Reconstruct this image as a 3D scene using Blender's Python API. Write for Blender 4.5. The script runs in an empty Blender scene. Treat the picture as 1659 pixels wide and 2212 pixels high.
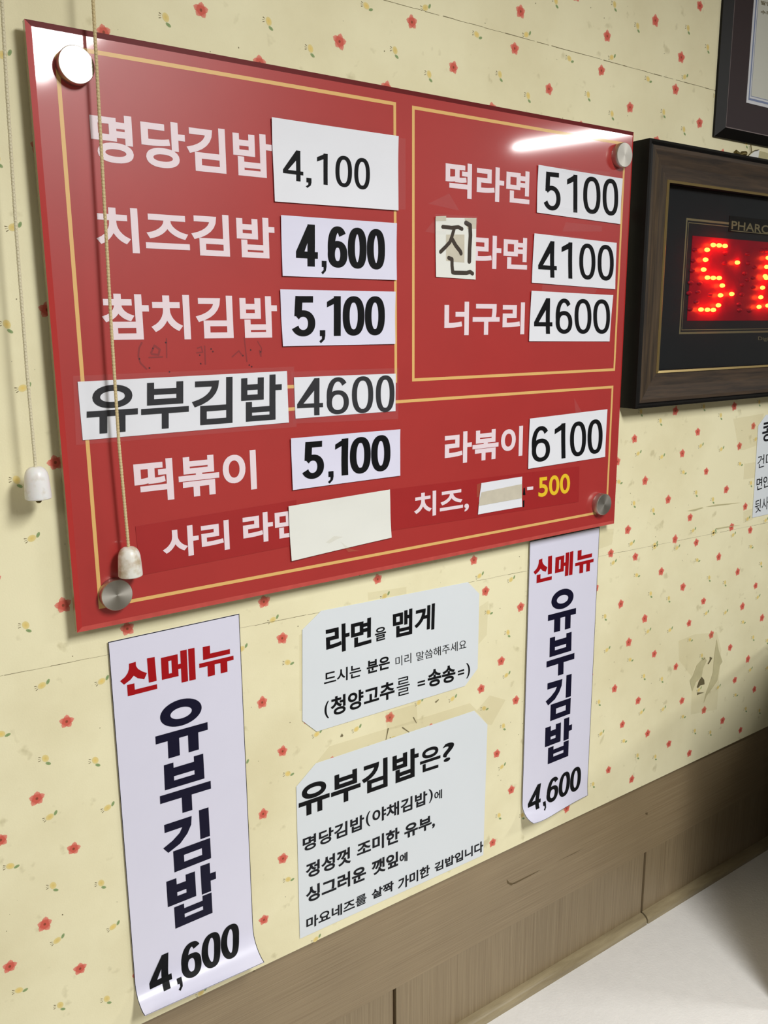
import bpy, bmesh, math, random
from math import sin, cos, pi, radians
from mathutils import Vector, Matrix

random.seed(7)
SC = bpy.context.scene
COL = SC.collection
ZB = 1.565                       # height of the lower edge of the menu board above the floor

# ------------------------------------------------------------------ camera
RIGHT = Vector((0.81448447, -0.58014349, -0.00697017))
DOWN = Vector((-0.12748328, -0.16723246, -0.97764069))
FWD = Vector((0.56600624, 0.79716174, -0.21016683))
CAM = Vector((-0.24068, -0.92842, 0.31926 + ZB))
FPX = 1869.04
cam_d = bpy.data.cameras.new('camera')
cam_o = bpy.data.objects.new('camera', cam_d)
COL.objects.link(cam_o)
m = Matrix((RIGHT, -DOWN, -FWD)).transposed().to_4x4()
m.translation = CAM
cam_o.matrix_world = m
cam_d.sensor_fit = 'VERTICAL'
cam_d.sensor_height = 24.0
cam_d.lens = FPX / 2212 * 24.0
cam_d.clip_start = 0.02
SC.camera = cam_o

# ------------------------------------------------------------------ world, lamps, exposure
SC.view_settings.view_transform = 'Standard'
SC.view_settings.look = 'None'
SC.view_settings.gamma = 1.0
SC.view_settings.exposure = 0.0
SC.view_settings.use_curve_mapping = False
wd = bpy.data.worlds.new('world')
SC.world = wd
wd.use_nodes = True
wd.node_tree.nodes['Background'].inputs[0].default_value = (0.8, 0.85, 1.0, 1)
wd.node_tree.nodes['Background'].inputs[1].default_value = 0.05
ZC = ZB + 1.13                   # ceiling
FIX = [  # x centre, y centre, width x, length y, power
    (0.46, -1.56, 0.27, 1.06, 48.0, (1.0, 1.0, 0.975), 0.0),
    (2.60, -1.75, 0.018, 0.54, 27.0, (1.0, 1.0, 0.975), -16.0),
    (-1.45, -1.60, 0.16, 1.16, 10.0, (1.0, 0.97, 0.93), 0.0),
]
for fx, fy, fw, fl, pw, colr, rz_ in FIX:
    ld = bpy.data.lights.new('ceiling_lamp', 'AREA')
    ld.shape = 'RECTANGLE'; ld.size = fw; ld.size_y = fl
    ld.energy = pw; ld.color = colr
    lo = bpy.data.objects.new('ceiling_lamp', ld)
    lo.location = (fx, fy, ZC - 0.062); lo.rotation_euler = (0, 0, radians(rz_))
    COL.objects.link(lo)


# ------------------------------------------------------------------ measuring helpers
def ray(px, py):
    a = (px - 829.5) / FPX; b = (py - 1106.0) / FPX
    return RIGHT * a + DOWN * b + FWD

def W(px, py, d=0.0):
    """point d metres in front of the wall plane, as read from a photo position; returns (x, z)"""
    r = ray(px, py); t = (-d - CAM.y) / r.y
    p = CAM + r * t
    return (p.x, p.z)

def pix(p):
    v = Vector(p) - CAM
    k = v.dot(FWD)
    return (829.5 + FPX * v.dot(RIGHT) / k, 1106.0 + FPX * v.dot(DOWN) / k)

# ------------------------------------------------------------------ materials
def lin(c):
    def f(v):
        v /= 255.0
        return v / 12.92 if v <= 0.04045 else ((v + 0.055) / 1.055) ** 2.4
    return (f(c[0]), f(c[1]), f(c[2]), 1.0)

def mat(name, rgb, rough=0.6, metal=0.0, coat=0.0, coat_rough=0.05, spec=0.5, noise=0.0, nscale=8.0,
        bump=0.0, bscale=300.0, ior=1.5):
    m = bpy.data.materials.new(name); m.use_nodes = True
    nt = m.node_tree; b = nt.nodes['Principled BSDF']
    b.inputs['Base Color'].default_value = lin(rgb)
    b.inputs['Roughness'].default_value = rough
    b.inputs['Metallic'].default_value = metal
    b.inputs['Coat Weight'].default_value = coat
    b.inputs['Coat Roughness'].default_value = coat_rough
    b.inputs['Specular IOR Level'].default_value = spec
    b.inputs['IOR'].default_value = ior
    g = nt.nodes.new('ShaderNodeNewGeometry')
    if noise > 0:
        n = nt.nodes.new('ShaderNodeTexNoise'); n.inputs['Scale'].default_value = nscale
        n.inputs['Detail'].default_value = 5
        nt.links.new(g.outputs['Position'], n.inputs['Vector'])
        r = nt.nodes.new('ShaderNodeMapRange')
        r.inputs[1].default_value = 0.3; r.inputs[2].default_value = 0.7
        r.inputs[3].default_value = 1 - noise; r.inputs[4].default_value = 1 + noise * 0.4
        nt.links.new(n.outputs['Fac'], r.inputs[0])
        mx = nt.nodes.new('ShaderNodeVectorMath'); mx.operation = 'SCALE'
        mx.inputs[0].default_value = lin(rgb)[:3]
        nt.links.new(r.outputs[0], mx.inputs['Scale'])
        nt.links.new(mx.outputs[0], b.inputs['Base Color'])
    if bump > 0:
        n = nt.nodes.new('ShaderNodeTexNoise'); n.inputs['Scale'].default_value = bscale
        nt.links.new(g.outputs['Position'], n.inputs['Vector'])
        bp = nt.nodes.new('ShaderNodeBump'); bp.inputs['Strength'].default_value = bump
        bp.inputs['Distance'].default_value = 0.001
        nt.links.new(n.outputs['Fac'], bp.inputs['Height'])
        nt.links.new(bp.outputs[0], b.inputs['Normal'])
    return m

def wood(name, c1, c2, stretch, rough=0.5, k=1.0, lo=0.35, hi=0.7):
    """grain: noise stretched along one axis"""
    m = bpy.data.materials.new(name); m.use_nodes = True
    nt = m.node_tree; b = nt.nodes['Principled BSDF']
    b.inputs['Roughness'].default_value = rough
    g = nt.nodes.new('ShaderNodeNewGeometry')
    mp = nt.nodes.new('ShaderNodeMapping'); mp.inputs['Scale'].default_value = stretch
    nt.links.new(g.outputs['Position'], mp.inputs['Vector'])
    n = nt.nodes.new('ShaderNodeTexNoise'); n.inputs['Scale'].default_value = 1.0
    n.inputs['Detail'].default_value = 6; n.inputs['Roughness'].default_value = 0.65
    n.inputs['Distortion'].default_value = 0.3
    nt.links.new(mp.outputs[0], n.inputs['Vector'])
    cr = nt.nodes.new('ShaderNodeValToRGB')
    cr.color_ramp.elements[0].position = lo; cr.color_ramp.elements[0].color = lin(c1)
    cr.color_ramp.elements[1].position = hi; cr.color_ramp.elements[1].color = lin(c2)
    nt.links.new(n.outputs['Fac'], cr.inputs[0])
    n2 = nt.nodes.new('ShaderNodeTexNoise'); n2.inputs['Scale'].default_value = 5.0
    nt.links.new(g.outputs['Position'], n2.inputs['Vector'])
    r = nt.nodes.new('ShaderNodeMapRange'); r.inputs[1].default_value = 0.3; r.inputs[2].default_value = 0.7
    r.inputs[3].default_value = 0.9; r.inputs[4].default_value = 1.06
    nt.links.new(n2.outputs['Fac'], r.inputs[0])
    sc = nt.nodes.new('ShaderNodeVectorMath'); sc.operation = 'SCALE'
    nt.links.new(cr.outputs[0], sc.inputs[0]); nt.links.new(r.outputs[0], sc.inputs['Scale'])
    nt.links.new(sc.outputs[0], b.inputs['Base Color'])
    bp = nt.nodes.new('ShaderNodeBump'); bp.inputs['Strength'].default_value = 0.25 * k
    bp.inputs['Distance'].default_value = 0.0008
    nt.links.new(n.outputs['Fac'], bp.inputs['Height']); nt.links.new(bp.outputs[0], b.inputs['Normal'])
    return m

def emis(name, rgb, strength):
    m = bpy.data.materials.new(name); m.use_nodes = True
    nt = m.node_tree; b = nt.nodes['Principled BSDF']
    b.inputs['Base Color'].default_value = (rgb[0], rgb[1], rgb[2], 1)
    b.inputs['Emission Color'].default_value = (rgb[0], rgb[1], rgb[2], 1)
    b.inputs['Emission Strength'].default_value = strength
    return m

def film(name, rgb, alpha, rough=0.15, spec=0.5):
    """clear adhesive tape: mostly see-through film with a sheen"""
    m = mat(name, rgb, rough, spec=spec)
    m.node_tree.nodes['Principled BSDF'].inputs['Alpha'].default_value = alpha
    return m

def vcol_mat(name, rough=0.75):
    m = bpy.data.materials.new(name); m.use_nodes = True
    nt = m.node_tree; b = nt.nodes['Principled BSDF']
    b.inputs['Roughness'].default_value = rough
    a = nt.nodes.new('ShaderNodeVertexColor'); a.layer_name = 'ink'
    nt.links.new(a.outputs['Color'], b.inputs['Base Color'])
    return m

# wallpaper ground: cream with faint weave and age stains
def wallpaper():
    m = bpy.data.materials.new('cream_wallpaper'); m.use_nodes = True
    nt = m.node_tree; b = nt.nodes['Principled BSDF']
    b.inputs['Roughness'].default_value = 0.62
    b.inputs['Specular IOR Level'].default_value = 0.3
    g = nt.nodes.new('ShaderNodeNewGeometry')
    n1 = nt.nodes.new('ShaderNodeTexNoise'); n1.inputs['Scale'].default_value = 3.5; n1.inputs['Detail'].default_value = 7
    n1.inputs['Roughness'].default_value = 0.6
    nt.links.new(g.outputs['Position'], n1.inputs['Vector'])
    cr = nt.nodes.new('ShaderNodeValToRGB')
    cr.color_ramp.elements[0].position = 0.33; cr.color_ramp.elements[0].color = lin((230, 221, 182))
    cr.color_ramp.elements[1].position = 0.55; cr.color_ramp.elements[1].color = lin((242, 235, 198))
    nt.links.new(n1.outputs['Fac'], cr.inputs[0])
    n2 = nt.nodes.new('ShaderNodeTexNoise'); n2.inputs['Scale'].default_value = 38; n2.inputs['Detail'].default_value = 3
    nt.links.new(g.outputs['Position'], n2.inputs['Vector'])
    r2 = nt.nodes.new('ShaderNodeValToRGB')
    r2.color_ramp.elements[0].position = 0.27; r2.color_ramp.elements[0].color = lin((176, 168, 136))
    r2.color_ramp.elements[1].position = 0.36; r2.color_ramp.elements[1].color = (1, 1, 1, 1)
    nt.links.new(n2.outputs['Fac'], r2.inputs[0])
    mx = nt.nodes.new('ShaderNodeMix'); mx.data_type = 'RGBA'; mx.blend_type = 'MULTIPLY'
    mx.inputs[0].default_value = 0.35
    nt.links.new(cr.outputs[0], mx.inputs[6]); nt.links.new(r2.outputs[0], mx.inputs[7])
    nt.links.new(mx.outputs[2], b.inputs['Base Color'])
    n3 = nt.nodes.new('ShaderNodeTexNoise'); n3.inputs['Scale'].default_value = 500
    nt.links.new(g.outputs['Position'], n3.inputs['Vector'])
    n4 = nt.nodes.new('ShaderNodeTexNoise'); n4.inputs['Scale'].default_value = 9
    nt.links.new(g.outputs['Position'], n4.inputs['Vector'])
    bp = nt.nodes.new('ShaderNodeBump'); bp.inputs['Strength'].default_value = 0.12; bp.inputs['Distance'].default_value = 0.001
    nt.links.new(n3.outputs['Fac'], bp.inputs['Height'])
    bp2 = nt.nodes.new('ShaderNodeBump'); bp2.inputs['Strength'].default_value = 0.25; bp2.inputs['Distance'].default_value = 0.01
    nt.links.new(n4.outputs['Fac'], bp2.inputs['Height']); nt.links.new(bp.outputs[0], bp2.inputs['Normal'])
    nt.links.new(bp2.outputs[0], b.inputs['Normal'])
    return m

def brushed(name, rgb):
    m = mat(name, rgb, 0.46, metal=1.0)
    nt = m.node_tree; b = nt.nodes['Principled BSDF']
    b.inputs['Anisotropic'].default_value = 0.55
    t = nt.nodes.new('ShaderNodeTangent'); t.direction_type = 'RADIAL'; t.axis = 'Y'
    nt.links.new(t.outputs[0], b.inputs['Tangent'])
    return m

def dirty_plastic(name, rgb, dirt, lo=0.5, hi=0.62, height=None):
    m = bpy.data.materials.new(name); m.use_nodes = True
    nt = m.node_tree; b = nt.nodes['Principled BSDF']
    b.inputs['Roughness'].default_value = 0.35
    b.inputs['Subsurface Weight'].default_value = 0.1
    g = nt.nodes.new('ShaderNodeNewGeometry')
    n = nt.nodes.new('ShaderNodeTexNoise'); n.inputs['Scale'].default_value = 90; n.inputs['Detail'].default_value = 6
    nt.links.new(g.outputs['Position'], n.inputs['Vector'])
    cr = nt.nodes.new('ShaderNodeValToRGB')
    cr.color_ramp.elements[0].position = lo; cr.color_ramp.elements[0].color = lin(rgb)
    cr.color_ramp.elements[1].position = hi; cr.color_ramp.elements[1].color = lin(dirt)
    nt.links.new(n.outputs['Fac'], cr.inputs[0])
    nt.links.new(cr.outputs[0], b.inputs['Base Color'])
    return m

M = {}
M['wall'] = wallpaper()
M['plain_wall'] = mat('painted_wall', (190, 186, 176), 0.8, noise=0.06)
M['far_wall'] = mat('grey_wall', (120, 122, 124), 0.8, noise=0.06)
M['ceil'] = mat('white_ceiling', (205, 203, 196), 0.9, noise=0.04)
M['floor'] = mat('grey_floor_tile', (120, 112, 100), 0.5, noise=0.1)
M['rail'] = wood('beige_laminate_lengthwise', (134, 115, 87), (160, 142, 112), (5, 5, 720), 0.42)
M['vpanel'] = wood('beige_laminate_upright', (130, 112, 85), (154, 137, 108), (520, 520, 5), 0.42)
M['mould'] = wood('beige_moulding', (138, 124, 96), (168, 154, 122), (8, 60, 60), 0.4)
M['groove'] = mat('dark_groove', (88, 68, 40), 0.8)
M['table'] = mat('white_laminate', (238, 236, 234), 0.55, noise=0.03, nscale=60, bump=0.5, bscale=260)
M['steel'] = mat('table_leg_steel', (90, 90, 92), 0.35, metal=1.0)
M['red'] = mat('red_print', (175, 48, 46), 0.42, coat=0.85, coat_rough=0.065, noise=0.05, nscale=14, bump=0.02, bscale=60)
M['red_dark'] = mat('dark_red_sticker_film', (165, 32, 34), 0.45, coat=0.7, coat_rough=0.08, noise=0.04, nscale=30)
M['edge_top'] = mat('edge_reflection_maroon', (104, 24, 26), 0.5, coat=0.1, spec=0.2)  # refraction and internal reflection at the top edge, painted as dark maroon
M['edge_low'] = mat('edge_reflection_pink', (205, 84, 78), 0.25, coat=0.8, noise=0.15, nscale=60)  # internal reflection along the bottom edge, painted as pale pink
M['edge_left'] = mat('edge_refraction_red', (186, 48, 46), 0.25, coat=0.8)  # back edge refracted through the acrylic, painted as flat red
M['edge_side'] = mat('acrylic_side_wall_reflection', (150, 138, 104), 0.2, coat=0.5)  # opaque; the wall's olive reflection is put into the colour
M['gold'] = mat('gold_print', (230, 184, 112), 0.45, coat=0.7)
M['white_ink'] = mat('white_print', (240, 222, 230), 0.45, coat=0.7, coat_rough=0.06)
M['yellow_ink'] = mat('yellow_print', (240, 200, 40), 0.45, coat=0.7)
M['black_ink'] = mat('black_print', (15, 16, 19), 0.55, spec=0.15)
M['soft_ink'] = mat('grey_black_print', (28, 29, 34), 0.55, spec=0.15)
M['navy_ink'] = mat('navy_print', (17, 15, 42), 0.5, spec=0.2)
M['red_ink'] = mat('deep_red_print', (165, 14, 22), 0.5, spec=0.2)
M['marker'] = mat('brown_black_marker', (58, 46, 36), 0.6, noise=0.1, nscale=120)
M['smudge'] = mat('faded_marker', (138, 36, 38), 0.5, coat=0.7)
M['smudge_dark'] = mat('marker_specks', (70, 18, 26), 0.5)
M['paper'] = mat('white_paper', (232, 234, 242), 0.55, noise=0.015, nscale=20)
M['paper_lilac'] = mat('bluish_white_photo_paper', (226, 225, 246), 0.42, noise=0.015, nscale=20, spec=0.5)
M['paper_glossy'] = mat('glossy_banner_paper', (226, 225, 244), 0.34, noise=0.012, nscale=20, coat=0.25, coat_rough=0.16)
M['paper_blank'] = mat('blank_warm_paper', (233, 234, 228), 0.5, noise=0.02, nscale=20)
M['paper_note'] = mat('notice_paper', (226, 232, 238), 0.55, noise=0.015, nscale=10)
M['tape'] = film('clear_tape', (225, 225, 230), 0.035, 0.1)
M['tape_brown'] = mat('aged_masking_tape', (205, 198, 180), 0.5, noise=0.06, nscale=90)
M['tape_yellow'] = film('yellowed_tape', (196, 176, 112), 0.10, 0.35)
M['tape_pale'] = film('pale_tape', (200, 186, 132), 0.10, 0.3)
M['cord'] = mat('woven_cream_cord', (214, 196, 150), 0.8, bump=0.3, bscale=900)
M['cord_white'] = mat('woven_white_cord', (222, 214, 184), 0.8, bump=0.3, bscale=900)
M['knob'] = dirty_plastic('white_plastic', (238, 236, 236), (214, 206, 194), 0.55, 0.75)
M['knob_dirty'] = dirty_plastic('stained_white_plastic', (234, 230, 222), (190, 174, 146), 0.47, 0.72)
M['cap'] = brushed('brushed_steel', (196, 192, 184))
M['black_frame'] = mat('black_lacquer', (17, 15, 14), 0.5, noise=0.2, nscale=40, spec=0.2)
M['brown_frame'] = wood('dark_walnut', (62, 44, 30), (112, 88, 60), (60, 60, 60), 0.38, 0.6)
M['brown_frame_v'] = wood('dark_walnut_upright', (40, 29, 19), (84, 66, 44), (140, 140, 8), 0.6, 0.6)
M['brown_frame_h'] = wood('dark_walnut_lengthwise', (38, 27, 18), (74, 56, 38), (8, 140, 140), 0.6, 0.6)
M['lip'] = mat('old_gold_lip', (170, 148, 98), 0.32, metal=0.7)
M['mat_black'] = mat('black_mat_board', (26, 29, 32), 0.6, noise=0.05)
M['mat_line'] = mat('pale_gold_line', (128, 120, 88), 0.5)
M['led_panel'] = mat('red_filter_panel', (150, 8, 34), 0.4, coat=0.3, noise=0.1, nscale=60)
M['badge'] = mat('black_badge', (14, 12, 10), 0.4)
M['led_on'] = emis('lit_led', (1.0, 0.045, 0.006), 34.0)
M['led_halo'] = emis('led_lens_glow', (1.0, 0.01, 0.05), 1.1)
M['led_off'] = mat('unlit_led', (150, 10, 36), 0.5, spec=0.2)
M['maroon'] = mat('maroon_mat', (36, 15, 21), 0.55, noise=0.08)
M['ridge'] = mat('grey_bevel_line', (116, 104, 104), 0.4)
M['cert'] = mat('certificate_paper', (205, 206, 196), 0.6)
M['cert_edge'] = mat('certificate_margin', (214, 216, 222), 0.6)
M['blue_ink'] = mat('blue_border_print', (118, 132, 168), 0.5)
M['brass'] = mat('old_brass', (110, 96, 50), 0.4, metal=0.6)
M['hole'] = mat('torn_hole', (100, 90, 60), 0.9)
M['tear'] = mat('torn_paper_underlayer', (196, 188, 146), 0.9, noise=0.1, nscale=60)
M['seam'] = mat('dirty_seam', (120, 110, 78), 0.9)
M['blocker_dark'] = mat('blocker_dark', (74, 74, 64), 0.6)  # tone of the unseen blocker added to shade the corner
M['chip'] = mat('chipped_laminate', (98, 82, 54), 0.8)
M['fixture'] = mat('lamp_housing', (225, 225, 222), 0.5)
M['ink_v'] = vcol_mat('wallpaper_ink')

def glass_mat():
    m = bpy.data.materials.new('clock_glass'); m.use_nodes = True
    nt = m.node_tree
    for n in list(nt.nodes): nt.nodes.remove(n)
    out = nt.nodes.new('ShaderNodeOutputMaterial'); mx = nt.nodes.new('ShaderNodeMixShader')
    tr = nt.nodes.new('ShaderNodeBsdfTransparent'); gl = nt.nodes.new('ShaderNodeBsdfGlossy')
    gl.inputs['Roughness'].default_value = 0.02
    fr = nt.nodes.new('ShaderNodeFresnel'); fr.inputs['IOR'].default_value = 1.5
    nt.links.new(fr.outputs[0], mx.inputs[0]); nt.links.new(tr.outputs[0], mx.inputs[1])
    nt.links.new(gl.outputs[0], mx.inputs[2]); nt.links.new(mx.outputs[0], out.inputs['Surface'])
    return m
M['glass'] = glass_mat()

# ------------------------------------------------------------------ object helpers
def tag(o, label=None, cat=None, group=None, kind=None):
    if label: o['label'] = label
    if cat: o['category'] = cat
    if group: o['group'] = group
    if kind: o['kind'] = kind
    return o

def thing(name, label, cat, loc, group=None):
    o = bpy.data.objects.new(name, None); COL.objects.link(o)
    o.empty_display_size = 0.02
    o.location = loc
    return tag(o, label, cat, group)

def wloc(o):
    v = Vector((0, 0, 0))
    while o is not None:
        v += o.location; o = o.parent
    return v

def link_mesh(name, verts, faces, material, parent=None, smooth=False, mats=None, fm=None, origin=None):
    """verts are in room coordinates; the mesh is stored relative to its parent"""
    me = bpy.data.meshes.new(name)
    off = wloc(parent) if parent is not None else Vector((0, 0, 0))
    org = Vector(origin) if origin is not None else off.copy()
    me.from_pydata([tuple(Vector(v) - org) for v in verts], [], faces)
    for mm in (mats or [material]): me.materials.append(mm)
    if fm:
        for i, k in enumerate(fm): me.polygons[i].material_index = k
    if smooth:
        for p in me.polygons: p.use_smooth = True
    me.update()
    o = bpy.data.objects.new(name, me); COL.objects.link(o)
    if parent is not None: o.parent = parent
    o.location = org - off
    return o

class MB:
    def __init__(s): s.v = []; s.f = []
    def quad(s, a, b, c, d):
        n = len(s.v); s.v += [a, b, c, d]; s.f.append((n, n + 1, n + 2, n + 3))
    def poly(s, pts):
        n = len(s.v); s.v += list(pts); s.f.append(tuple(range(n, n + len(pts))))
    def box(s, x0, x1, y0, y1, z0, z1):
        n = len(s.v)
        s.v += [(x, y, z) for x in (x0, x1) for y in (y0, y1) for z in (z0, z1)]
        for q in ((0, 1, 3, 2), (4, 6, 7, 5), (0, 4, 5, 1), (2, 3, 7, 6), (0, 2, 6, 4), (1, 5, 7, 3)):
            s.f.append(tuple(n + i for i in q))
    def prism(s, pts, y0, y1):
        """outline pts [(x,z)] counter-clockwise seen from the room, from y0 (room side) to y1"""
        n = len(s.v); k = len(pts)
        s.v += [(p[0], y0, p[1]) for p in pts] + [(p[0], y1, p[1]) for p in pts]
        s.f.append(tuple(n + i for i in range(k)))
        s.f.append(tuple(n + k + i for i in reversed(range(k))))
        for i in range(k):
            j = (i + 1) % k
            s.f.append((n + i, n + k + i, n + k + j, n + j))
    def lathe(s, c, axis, prof, seg=40):
        """prof [(r, h)] around axis 'y' (h towards the room = -y) or 'z'"""
        n = len(s.v)
        for r, h in prof:
            for i in range(seg):
                a = 2 * pi * i / seg
                if axis == 'y': s.v.append((c[0] + r * cos(a), c[1] - h, c[2] + r * sin(a)))
                else: s.v.append((c[0] + r * cos(a), c[1] + r * sin(a), c[2] + h))
        for j in range(len(prof) - 1):
            for i in range(seg):
                k = (i + 1) % seg
                s.f.append((n + j * seg + i, n + j * seg + k, n + (j + 1) * seg + k, n + (j + 1) * seg + i))
        s.f.append(tuple(n + i for i in reversed(range(seg))))
        s.f.append(tuple(n + (len(prof) - 1) * seg + i for i in range(seg)))
    def tube(s, pts, r, seg=8):
        n = len(s.v); P = [Vector(p) for p in pts]
        for i, p in enumerate(P):
            t = (P[min(i + 1, len(P) - 1)] - P[max(i - 1, 0)]).normalized()
            a = t.orthogonal() if abs(t.x) > 0.9 else t.cross(Vector((1, 0, 0)))
            a.normalize(); b = t.cross(a)
            rr = r(i) if callable(r) else r
            for k in range(seg):
                an = 2 * pi * k / seg
                s.v.append(tuple(p + a * rr * cos(an) + b * rr * sin(an)))
        for i in range(len(P) - 1):
            for k in range(seg):
                j = (k + 1) % seg
                s.f.append((n + i * seg + k, n + i * seg + j, n + (i + 1) * seg + j, n + (i + 1) * seg + k))
        s.f.append(tuple(n + k for k in reversed(range(seg))))
        s.f.append(tuple(n + (len(P) - 1) * seg + k for k in range(seg)))
    def build(s, name, material, parent=None, smooth=False, origin=None, fix=True):
        o = link_mesh(name, s.v, s.f, material, parent, smooth, origin=origin)
        if fix:
            bm = bmesh.new(); bm.from_mesh(o.data)
            bmesh.ops.recalc_face_normals(bm, faces=bm.faces[:])
            bm.to_mesh(o.data); bm.free()
        if smooth:
            o.data.polygons.foreach_set('use_smooth', [True] * len(o.data.polygons))
            try: o.data.set_sharp_from_angle(angle=radians(40))
            except Exception: pass
        return o

# ------------------------------------------------------------------ lettering
JOBS = []
def letter(parent, text, quad, surf, material, k=0.0, name='lettering', label=None, sub=0, native=False):
    """quad: four corners TL,TR,BR,BL of the ink box in surface coordinates (a,b); surf(a,b,lift)->room point"""
    JOBS.append(dict(parent=parent, text=text, quad=quad, surf=surf, mat=material, k=k, name=name, label=label, sub=sub))

# heavy headline characters of the banners, cut as flat shapes in a unit box (u right, v up)
def rc(a, b, c, d): return [(a, c), (b, c), (b, d), (a, d)]
def ell(cx, cy, rx, ry, ix, iy, icy, n=40):
    out = []
    for i in range(n):
        p, q = 2 * pi * i / n, 2 * pi * (i + 1) / n
        out.append([(cx + rx * cos(p), cy + ry * sin(p)), (cx + rx * cos(q), cy + ry * sin(q)), (cx + ix * cos(q), icy + iy * sin(q)), (cx + ix * cos(p), icy + iy * sin(p))])
    return out
GLYPH = {
    '유': ell(.5, .763, .397, .237, .205, .10, .757) + [rc(0, 1, .317, .46), rc(.222, .44, 0, .317), rc(.61, .81, 0, .317)],
    '부': [rc(.1, .285, .527, 1), rc(.69, .88, .527, 1), rc(.285, .69, .74, .90), rc(.285, .69, .527, .66), rc(0, 1, .297, .447), rc(.415, .61, 0, .297)],
    '김': [rc(.79, 1, .44, 1), rc(.2, .42, 0, .40), rc(.81, 1, 0, .40), rc(.42, .81, .26, .40), rc(.42, .81, 0, .13),
           [(.05, .94), (.05, .79), (.42, .79), (.63, .94)], [(.42, .79), (.36, .70), (.52, .64), (.61, .78), (.63, .94)], [(.36, .70), (.20, .60), (.36, .50), (.52, .64)], [(.20, .60), (0, .52), (.10, .405), (.36, .50)]],
    '밥': [rc(0, .2, .46, .94), rc(.385, .575, .46, .94), rc(.2, .385, .67, .82), rc(.2, .385, .46, .60), rc(.69, .885, .44, 1), rc(.885, 1, .645, .79),
           rc(.12, .32, 0, .41), rc(.70, .89, 0, .41), rc(.32, .70, .21, .32), rc(.32, .70, 0, .14)],
    '신': [rc(.78, 1, .25, 1), rc(.18, .38, 0, .34), rc(.38, 1, 0, .145), [(.27, .95), (.26, .80), (.46, .84), (.46, .97)], [(.26, .80), (.22, .69), (.38, .57), (.51, .74), (.46, .84)],
           [(.22, .69), (.14, .59), (.28, .47), (.38, .57)], [(.14, .59), (0, .50), (.1, .37), (.28, .47)], [(.51, .74), (.38, .57), (.48, .47), (.62, .64)], [(.62, .64), (.48, .47), (.66, .39), (.75, .56)]],
    '메': [rc(0, .21, .23, .92), rc(.30, .49, .23, .92), rc(.21, .30, .77, .92), rc(.21, .30, .23, .375), rc(.49, .57, .45, .60), rc(.57, .765, 0, 1), rc(.805, 1, 0, 1)],
    '뉴': [rc(.115, .32, .58, 1), rc(.32, .9, .58, .74), rc(0, 1, .35, .49), rc(.235, .44, 0, .35), rc(.61, .81, 0, .35)],
}
def glyph(parent, ch, quad, surf, material, label=None):
    TL, TR, BR, BL = [Vector((q[0], q[1])) for q in quad]
    V, F = [], []
    for k, poly in enumerate(GLYPH[ch]):
        n = len(V)
        for u, v in poly:
            q = (TL * (1 - u) + TR * u) * v + (BL * (1 - u) + BR * u) * (1 - v)
            V.append(surf(q.x, q.y, 0.0003))
        F.append(tuple(range(n, n + len(poly))))
    o = link_mesh('lettering', V, F, material, parent)
    if label: o['label'] = label
    return o

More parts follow.
